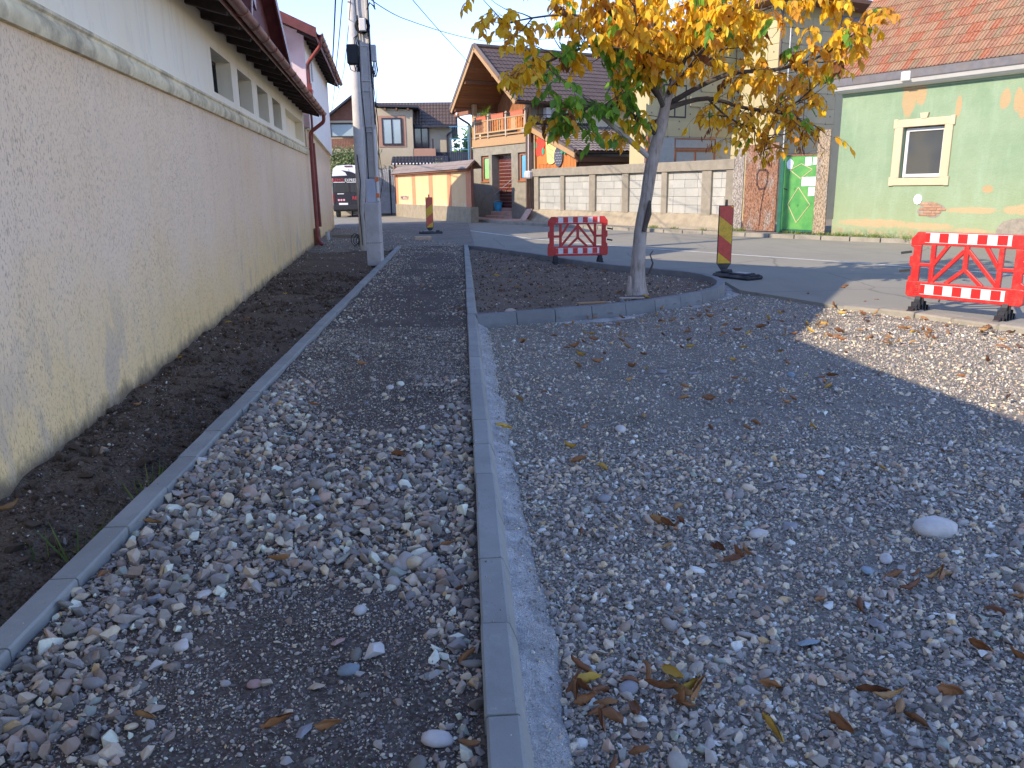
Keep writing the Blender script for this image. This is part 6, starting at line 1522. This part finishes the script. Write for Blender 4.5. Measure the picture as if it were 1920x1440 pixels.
# leaf shapes
def leaf_mesh(kind, k):
    rr = random.Random(k*7+1); m = MB(); n = 6; curl = rr.uniform(.05, .35); fold = rr.uniform(.05, .35); side = rr.uniform(-.12, .12)
    W = [0, .36, .5, .48, .34, .17, 0]
    for i in range(n+1):
        t = i/n; z = -curl*t*t; y = side*t*t
        m.v += [(t, y-W[i], z+fold*W[i]*.6+.03*sin(t*9+k)), (t, y, z), (t, y+W[i], z+fold*W[i]*.6+.03*cos(t*8+k))]
    for i in range(n): a = i*3; b = a+3; m.f += [(a, b, b+1, a+1), (a+1, b+1, b+2, a+2)]
    m.mi = [0]*len(m.f); return m
LM = {}
for kd in ('gold', 'green', 'brown', 'amber'):
    for k in range(4):
        q = leaf_mesh(kd, k); q.mats = ['leaf_'+kd]; LM[kd, k] = q.mesh('leaf', True)
def frame_of(d, up):
    d = d.normalized(); s = Vector(up).cross(d); s = s.normalized() if s.length > 1e-3 else d.orthogonal().normalized(); n_ = d.cross(s)
    return Matrix((d, s, n_)).transposed()
cpos = Vector((-2.55, -TY, 1.6))
vis = [l for l in LV if l[0].z < 4.05]
vis.sort(key=lambda l: (l[0]-cpos).length/l[3])
near = set(id(l) for l in vis[:300])
shapes = [leaf_mesh('x', k) for k in range(4)]
mass = {k: MB() for k in ('gold', 'green', 'brown', 'amber')}
for l in LV:
    p, d, up, L, W, kd = l; Mx = frame_of(d, up); k = random.randrange(4)
    if id(l) in near:
        o = part('leaf', LM[kd, k], TR, p, Mx.to_euler(), (L, W*1.0, L))
    else:
        vs = [tuple(p+Mx @ Vector((v[0]*L, v[1]*W, v[2]*L))) for v in shapes[k].v]; mass[kd].add(vs, shapes[k].f)
for kd, mm in mass.items():
    if mm.v: with_tint(mm.build('foliage', 'mass_'+kd, TR, smooth=True, kind='stuff'), 12)
# seed heads / withered clusters hanging in the crown
for (x, z, dy) in ((3.75, 2.95, -.3), (3.45, 2.25, -.2), (4.32, 2.1, -.1), (4.85, 2.25, 0)):
    m = MB(); c = T_(x, z, dy)
    for k in range(26):
        p = c+Vector((random.gauss(0, .045), random.gauss(0, .045), random.uniform(-.22, .12))); leafquad(m, p, (random.gauss(0, .3), random.gauss(0, .3), -1), (random.gauss(0, 1), random.gauss(0, 1), .2), .09, .022)
    m.tube([c+Vector((0, 0, .1)), c+Vector((0, 0, .45))], .005, 4); o = m.build('withered_cluster', 'mass_brown', TR); with_tint(o, 1)
print('leaves', len(LV))

# ------------------------------------------------------------------ single larger stones
def big_stone(x, y, s, mat, label, h, shape=0, rz=None, group=None, lift=.3):
    src = PR['stone_yard'].objects[shape].data.copy(); src.materials.clear(); src.materials.append(MT[mat])
    o = bpy.data.objects.new('stone', src); COL.objects.link(o); o.location = (x, y, h(x, y)+s*.5*lift); o.scale = (s, s*.85, s*.75)
    o.rotation_euler = (random.uniform(-.2, .2), random.uniform(-.2, .2), random.uniform(0, 6) if rz is None else rz); tag(o, label, 'stone', group); return o
big_stone(2.25, 3.39, .23, 'stone_white', 'large flat whitish stone in the gravel on the right', h_yard, 9, .2, lift=.22)
big_stone(-.34, 2.42, .125, 'stone_white', 'white angular stone lying in the middle of the near path', h_path, 1, .9)
big_stone(-.41, 2.33, .075, 'stone_blue', 'round blue grey pebble just below the white stone on the path', h_path, 9)
big_stone(-.47, 2.50, .085, 'stone_rose', 'elongated reddish stone left of the white stone on the path', h_path, 5, .8)
big_stone(-.11, 1.97, .10, 'stone_white', 'smooth pale oval pebble at the bottom of the path near the kerb', h_path, 8, .1)
big_stone(-.42, 2.72, .075, 'stone_white', 'upright pale pebble above the reddish stone', h_path, 9, 1.4)
big_stone(-1.28, 3.93, .105, 'stone_white', 'bright white lump among the stones by the left edging', h_path, 2)
big_stone(-1.40, 3.86, .10, 'stone_tan', 'tan stone leaning against the bright white lump', h_path, 0)
big_stone(1.22, 2.49, .13, 'stone_blue', 'flat grey green stone in the near right gravel', h_yard, 5, .1)
big_stone(1.56, 3.48, .13, 'stone_grey', 'pale grey stone left of the large flat whitish stone', h_yard, 0)
big_stone(1.72, 3.02, .085, 'stone_blue', 'blue grey pebble in the middle of the right gravel', h_yard, 10)
big_stone(1.06, 5.12, .11, 'stone_white', 'round whitish pebble in the middle of the yard', h_yard, 8)
big_stone(-1.02, 2.54, .065, 'stone_white', 'small pale flat pebble in the bare dark patch of the path', h_path, 10)
big_stone(-.70, 2.27, .055, 'stone_rose', 'small pinkish pebble in the bare dark patch of the path', h_path, 8)
big_stone(-.50, 2.03, .09, 'stone_grey', 'long grey stone beside the brown leaf at the bottom of the path', h_path, 5, 1.0)
big_stone(-1.57, 4.5, .10, 'stone_white', 'pale stone touching the left edging', h_path, 9)
big_stone(-1.22, 2.85, .11, 'stone_grey', 'blocky grey stone at the edge of the stone heap', h_path, 0)
big_stone(-2.33, 5.0, .13, 'stone_tan', 'stone half buried in the dark earth under the wall', h_earth, 1)
big_stone(.62, 10.15, .17, 'stone_tan', 'rounded tan stone in the near corner of the planting bed', h_island, 8)
big_stone(2.0, 10.6, .16, 'stone_tan', 'tan stone by the board in the planting bed', h_island, 0)
big_stone(2.2, 10.7, .14, 'stone_grey', 'grey stone leaning against the board in the planting bed', h_island, 1)
rs_ = random.Random(77)
for k in range(34):
    x = rs_.uniform(-1.5, -.05); y = rs_.uniform(2.0, 6.5)
    big_stone(x, y, rs_.uniform(.055, .095), rs_.choice(('stone_tan', 'stone_grey', 'stone_white', 'stone_blue', 'stone_grey')), ('fist sized loose stone on the near part of the path' if y < 3.6 else 'fist sized loose stone further along the path'), h_path, rs_.randrange(11), group='loose stones on the near path' if y < 3.6 else 'loose stones further along the path')
for k in range(26):
    x = rs_.uniform(.5, 3.4); y = rs_.uniform(2.1, 7.5)
    big_stone(x, y, rs_.uniform(.06, .10), rs_.choice(('stone_grey', 'stone_blue', 'stone_grey', 'stone_white')), 'larger loose stone among the gravel of the yard', h_yard, rs_.randrange(11), group='loose stones in the yard')
MB().cham(-.20, .20, -.04, .04, 0, .025, .006).build('wooden_offcut', 'wood_light', label='short pale wooden board lying in the planting bed near the kerb', category='board').matrix_world = Matrix.Translation((1.75, 10.5, .05)) @ Matrix.Rotation(.15, 4, 'Z')
MB().cham(-.17, .17, -.03, .03, 0, .02, .005).build('wooden_offcut', 'wood_grey', label='thin wooden strip lying right of the stones by the tree foot', category='board').matrix_world = Matrix.Translation((2.35, 10.75, .07)) @ Matrix.Rotation(-.1, 4, 'Z')
MB().cham(-.26, .26, -.13, .13, 0, .12, .015).build('paving_block', 'debris', label='pinkish concrete block lying in front of the far striped beacon', category='block').matrix_world = Matrix.Translation((-1.15, 25.2, .02)) @ Matrix.Rotation(.1, 4, 'Z')
MB().cham(-.55, .55, -.09, .09, 0, .14, .015).build('kerb_piece', 'kerb_pale', label='loose kerb piece lying by the corner of the white house', category='kerb piece').matrix_world = Matrix.Translation((-3.75, 27.2, .0)) @ Matrix.Rotation(-.35, 4, 'Z')

# ------------------------------------------------------------------ fallen leaves
def litter_mesh(k):
    rr = random.Random(k*31+5); m = MB(); n, w = 8, 4; c1, c2 = rr.uniform(.8, 3.0), rr.uniform(.5, 2.0); tw = rr.uniform(-1.6, 1.6)
    for i in range(n+1):
        t = i/n; hw = .24*(sin(pi*min(1, t*.97+.02))**.7)*(1-.25*t)+.004; u = t-.5
        for j in range(w+1):
            s = (j/w-.5)*2; x = u*(1-.08*c1*u*u*4); y = s*hw*cos(c2*abs(s)*.9); z = (u*u)*c1*.55+hw*abs(s)**1.5*c2*.75+.028*sin(i*2.1+j*3.3+k)+.02*cos(i*3.7-j*2.2)
            a = tw*u; m.v.append((x, y*cos(a)-z*sin(a), y*sin(a)+z*cos(a)))
    q = w+1; m.f = [(i*q+j, (i+1)*q+j, (i+1)*q+j+1, i*q+j+1) for i in range(n) for j in range(w)]; m.mi = [0]*len(m.f)
    m.tube([(-.5, 0, c1*.14), (-.66, .02, c1*.14+.03)], .007, 4); return m
LT = []
for k in range(7):
    for mt in ('litter', 'litter', 'litter_yellow'):
        q = litter_mesh(k); q.mats = [mt]; LT.append((mt, q.mesh('fallen_leaf', True)))
br_m = [a for a in LT if a[0] == 'litter']; ye_m = [a for a in LT if a[0] != 'litter']
rl = random.Random(99)
def fallen(x, y, h, s, label, group=None, yellow=None):
    yl = rl.random() < .10 if yellow is None else yellow; me = rl.choice(ye_m if yl else br_m)[1]
    o = bpy.data.objects.new('fallen_leaf', me); COL.objects.link(o); o.location = (x, y, h(x, y)+.028+rl.uniform(0, .014)); s *= 1.0; o.scale = (s, s*rl.uniform(.95, 1.4), s*rl.uniform(.8, 1.3))
    o.rotation_euler = (rl.gauss(0, .35)+(pi if rl.random() < .4 else 0), rl.gauss(0, .3), rl.uniform(0, 6.28)); tag(o, label, 'leaf', group); return o
def yard_words(x, y):
    if inside(x+.25, y, ROAD) or (x > 4.3): return 'dry leaf on the pale gravel by the road edging', 'fallen leaves by the road edging'
    if y > 8.9: return 'brown leaf among those drifted along the foot of the curved kerb', 'fallen leaves drifted along the curved kerb'
    if y > 7.2: return ('brown leaf in the drift across the far part of the yard' if x > 2.2 else 'brown leaf in the corner between the straight and the curved kerb'), ('fallen leaves drifted across the far yard' if x > 2.2 else 'fallen leaves in the kerb corner')
    if x < .95: return 'brown leaf lying close to the pale concrete bed along the straight kerb', 'fallen leaves beside the concrete bed'
    if hypot(x-2.25, y-3.4) < 1.0: return 'brown leaf lying near the large flat whitish stone', 'fallen leaves around the large whitish stone'
    if y > 5: return 'brown leaf lying on the compacted middle of the yard', 'fallen leaves on the compacted middle of the yard'
    return 'curled brown leaf lying on the loose stones of the near yard', 'fallen leaves on the loose near yard'
near_l = [(.38, 2.29), (.41, 2.20), (.39, 2.09), (.44, 2.15), (.36, 2.38), (.50, 2.13), (.61, 2.23), (.66, 2.16), (.60, 2.33), (.72, 2.2), (1.13, 3.2), (1.18, 3.14), (1.3, 2.17), (1.36, 2.1), (1.8, 2.37), (1.9, 2.3), (1.53, 2.73), (1.40, 2.77), (2.04, 2.96), (1.95, 2.9), (2.06, 2.64), (.54, 3.49), (.94, 3.54), (.98, 3.42), (.39, 1.9), (.9, 2.02), (1.1, 2.0), (2.2, 2.7), (1.0, 2.25), (.47, 1.98)]
for cx_, cy_, k_ in ((.40, 2.22, 7), (.62, 2.24, 5), (1.15, 3.18, 4), (1.95, 2.93, 4), (1.34, 2.14, 3), (.95, 3.5, 3)):
    near_l += [(cx_+rl.gauss(0, .07), cy_+rl.gauss(0, .07)) for _ in range(k_)]
for x, y in near_l: fallen(x, y, h_yard, rl.uniform(.085, .13), *yard_words(x, y))
for x, y in ((-.42, 1.99), (-.57, 2.02), (-.97, 2.09), (-.1, 3.22), (-1.5, 3.6), (-.02, 1.9), (-.03, 2.35), (-.05, 2.8), (-1.53, 3.1), (-.9, 6.9), (-.35, 8.2), (-1.2, 9.5), (-.6, 12.5), (-.05, 9.6), (-.03, 10.3), (-1.1, 5.6), (-.4, 4.4), (-.8, 3.1)):
    fallen(x, y, h_path, rl.uniform(.07, .11), *(('dry leaf caught against the straight kerb on its path side', 'fallen leaves caught against the straight kerb') if x > -.12 else ('dry leaf on the near part of the path', 'fallen leaves on the near path') if y < 5 else ('dry leaf on the far part of the path', 'fallen leaves on the far path')))
fallen(.26, 5.09, lambda x, y: .02, .14, 'long yellow leaf lying on the pale concrete bed beside the kerb', yellow=True)
fallen(-2.34, 3.93, h_earth, .12, 'brown leaf lying on the dark earth at the foot of the wall')
n_ = 0
while n_ < 185:
    x = rl.uniform(.4, 6.2); y = rl.uniform(3.0, 11.0)
    w = .25+1.1*math.exp(-((y-8.6-.1*(x-2))/1.5)**2)*(x > 1.0)
    if x < .42 or rl.random() > w or inside(x, y, ROAD) or inside(x, y+.1, ISL_POLY) or not view(x, y, .4): continue
    fallen(x, y, h_yard, rl.uniform(.08, .135), *yard_words(x, y)); n_ += 1
n_ = 0
while n_ < 34:
    x = rl.uniform(.3, 4.0); y = rl.uniform(9.6, 16.5)
    if not (inside(x+.15, y, ISL_POLY) and inside(x, y-.15, ISL_POLY)): continue
    fallen(x, y, h_island, rl.uniform(.08, .13), 'dry leaf lying on the bed near the tree foot' if x > 1.6 else 'dry leaf lying on the open soil of the bed left of the tree', 'fallen leaves near the tree foot' if x > 1.6 else 'fallen leaves on the open soil of the bed'); n_ += 1
for x, y in ((5.5, 10.4), (5.75, 10.55), (5.1, 11.3), (6.3, 10.0), (7.5, 9.2), (5.9, 11.8)): fallen(x, y, lambda x, y: -.02, .13, 'yellow brown leaf lying on the road near the right barrier', 'fallen leaves on the road')
for k in range(10): x = -2.2-rl.random()*1.1; y = rl.uniform(5, 16); fallen(min(x, -1.8), max(y, 6), h_earth, .09, 'dry leaf lying on the dark earth strip', 'fallen leaves on the earth strip')

# ------------------------------------------------------------------ grass along the far walls
def tufts(name, label, spots, hgt=.12):
    m = MB(); rr = random.Random(4)
    for (x, y, z, r, n) in spots:
        for k in range(n):
            a = rr.uniform(0, 6.28); px = x+rr.gauss(0, r); py = y+rr.gauss(0, r*.4); l = hgt*rr.uniform(.4, 1.2); t = Vector((rr.gauss(0, .4), rr.gauss(0, .4), 1)).normalized()*l; s = Vector((cos(a), sin(a), 0))*.006
            p = Vector((px, py, z)); m.add([tuple(p-s), tuple(p+s), tuple(p+t*.6+s*.7), tuple(p+t), tuple(p+t*.6-s*.7)], [(0, 1, 2, 3, 4)])
    o = m.build(name, 'grass_blade', kind='stuff', label=label); with_tint(o, 1)
def F_(a, b): q = Mf @ Vector((a, b, 0)); return q.x, q.y
MG = Matrix.Translation(GO) @ Matrix.Rotation(GA, 4, 'Z')
sp = []
for k in range(90):
    a = rl.uniform(-.2, 7.5); q = MG @ Vector((a, -.1-abs(rl.gauss(0, .10)), 0)); sp.append((q.x, q.y, .10, .07, 26))
for k in range(36):
    a = rl.choice((rl.uniform(1.9, 3.9), rl.uniform(-.6, .6))); sp.append((*F_(a, -.16), .10, .06, 20))
for a in (-7.4, -7.3, -3.2, -3.0, -2.0, -.6): sp.append((*F_(a, -.75), .10, .10, 70))
tufts('grass', 'thin green and yellow grass growing along the foot of the far walls', sp)
tufts('grass', 'few dry blades of grass in the earth strip by the left edging', [(-1.78, 4.35, -.12, .06, 40), (-1.85, 3.6, -.12, .08, 30)], .22)
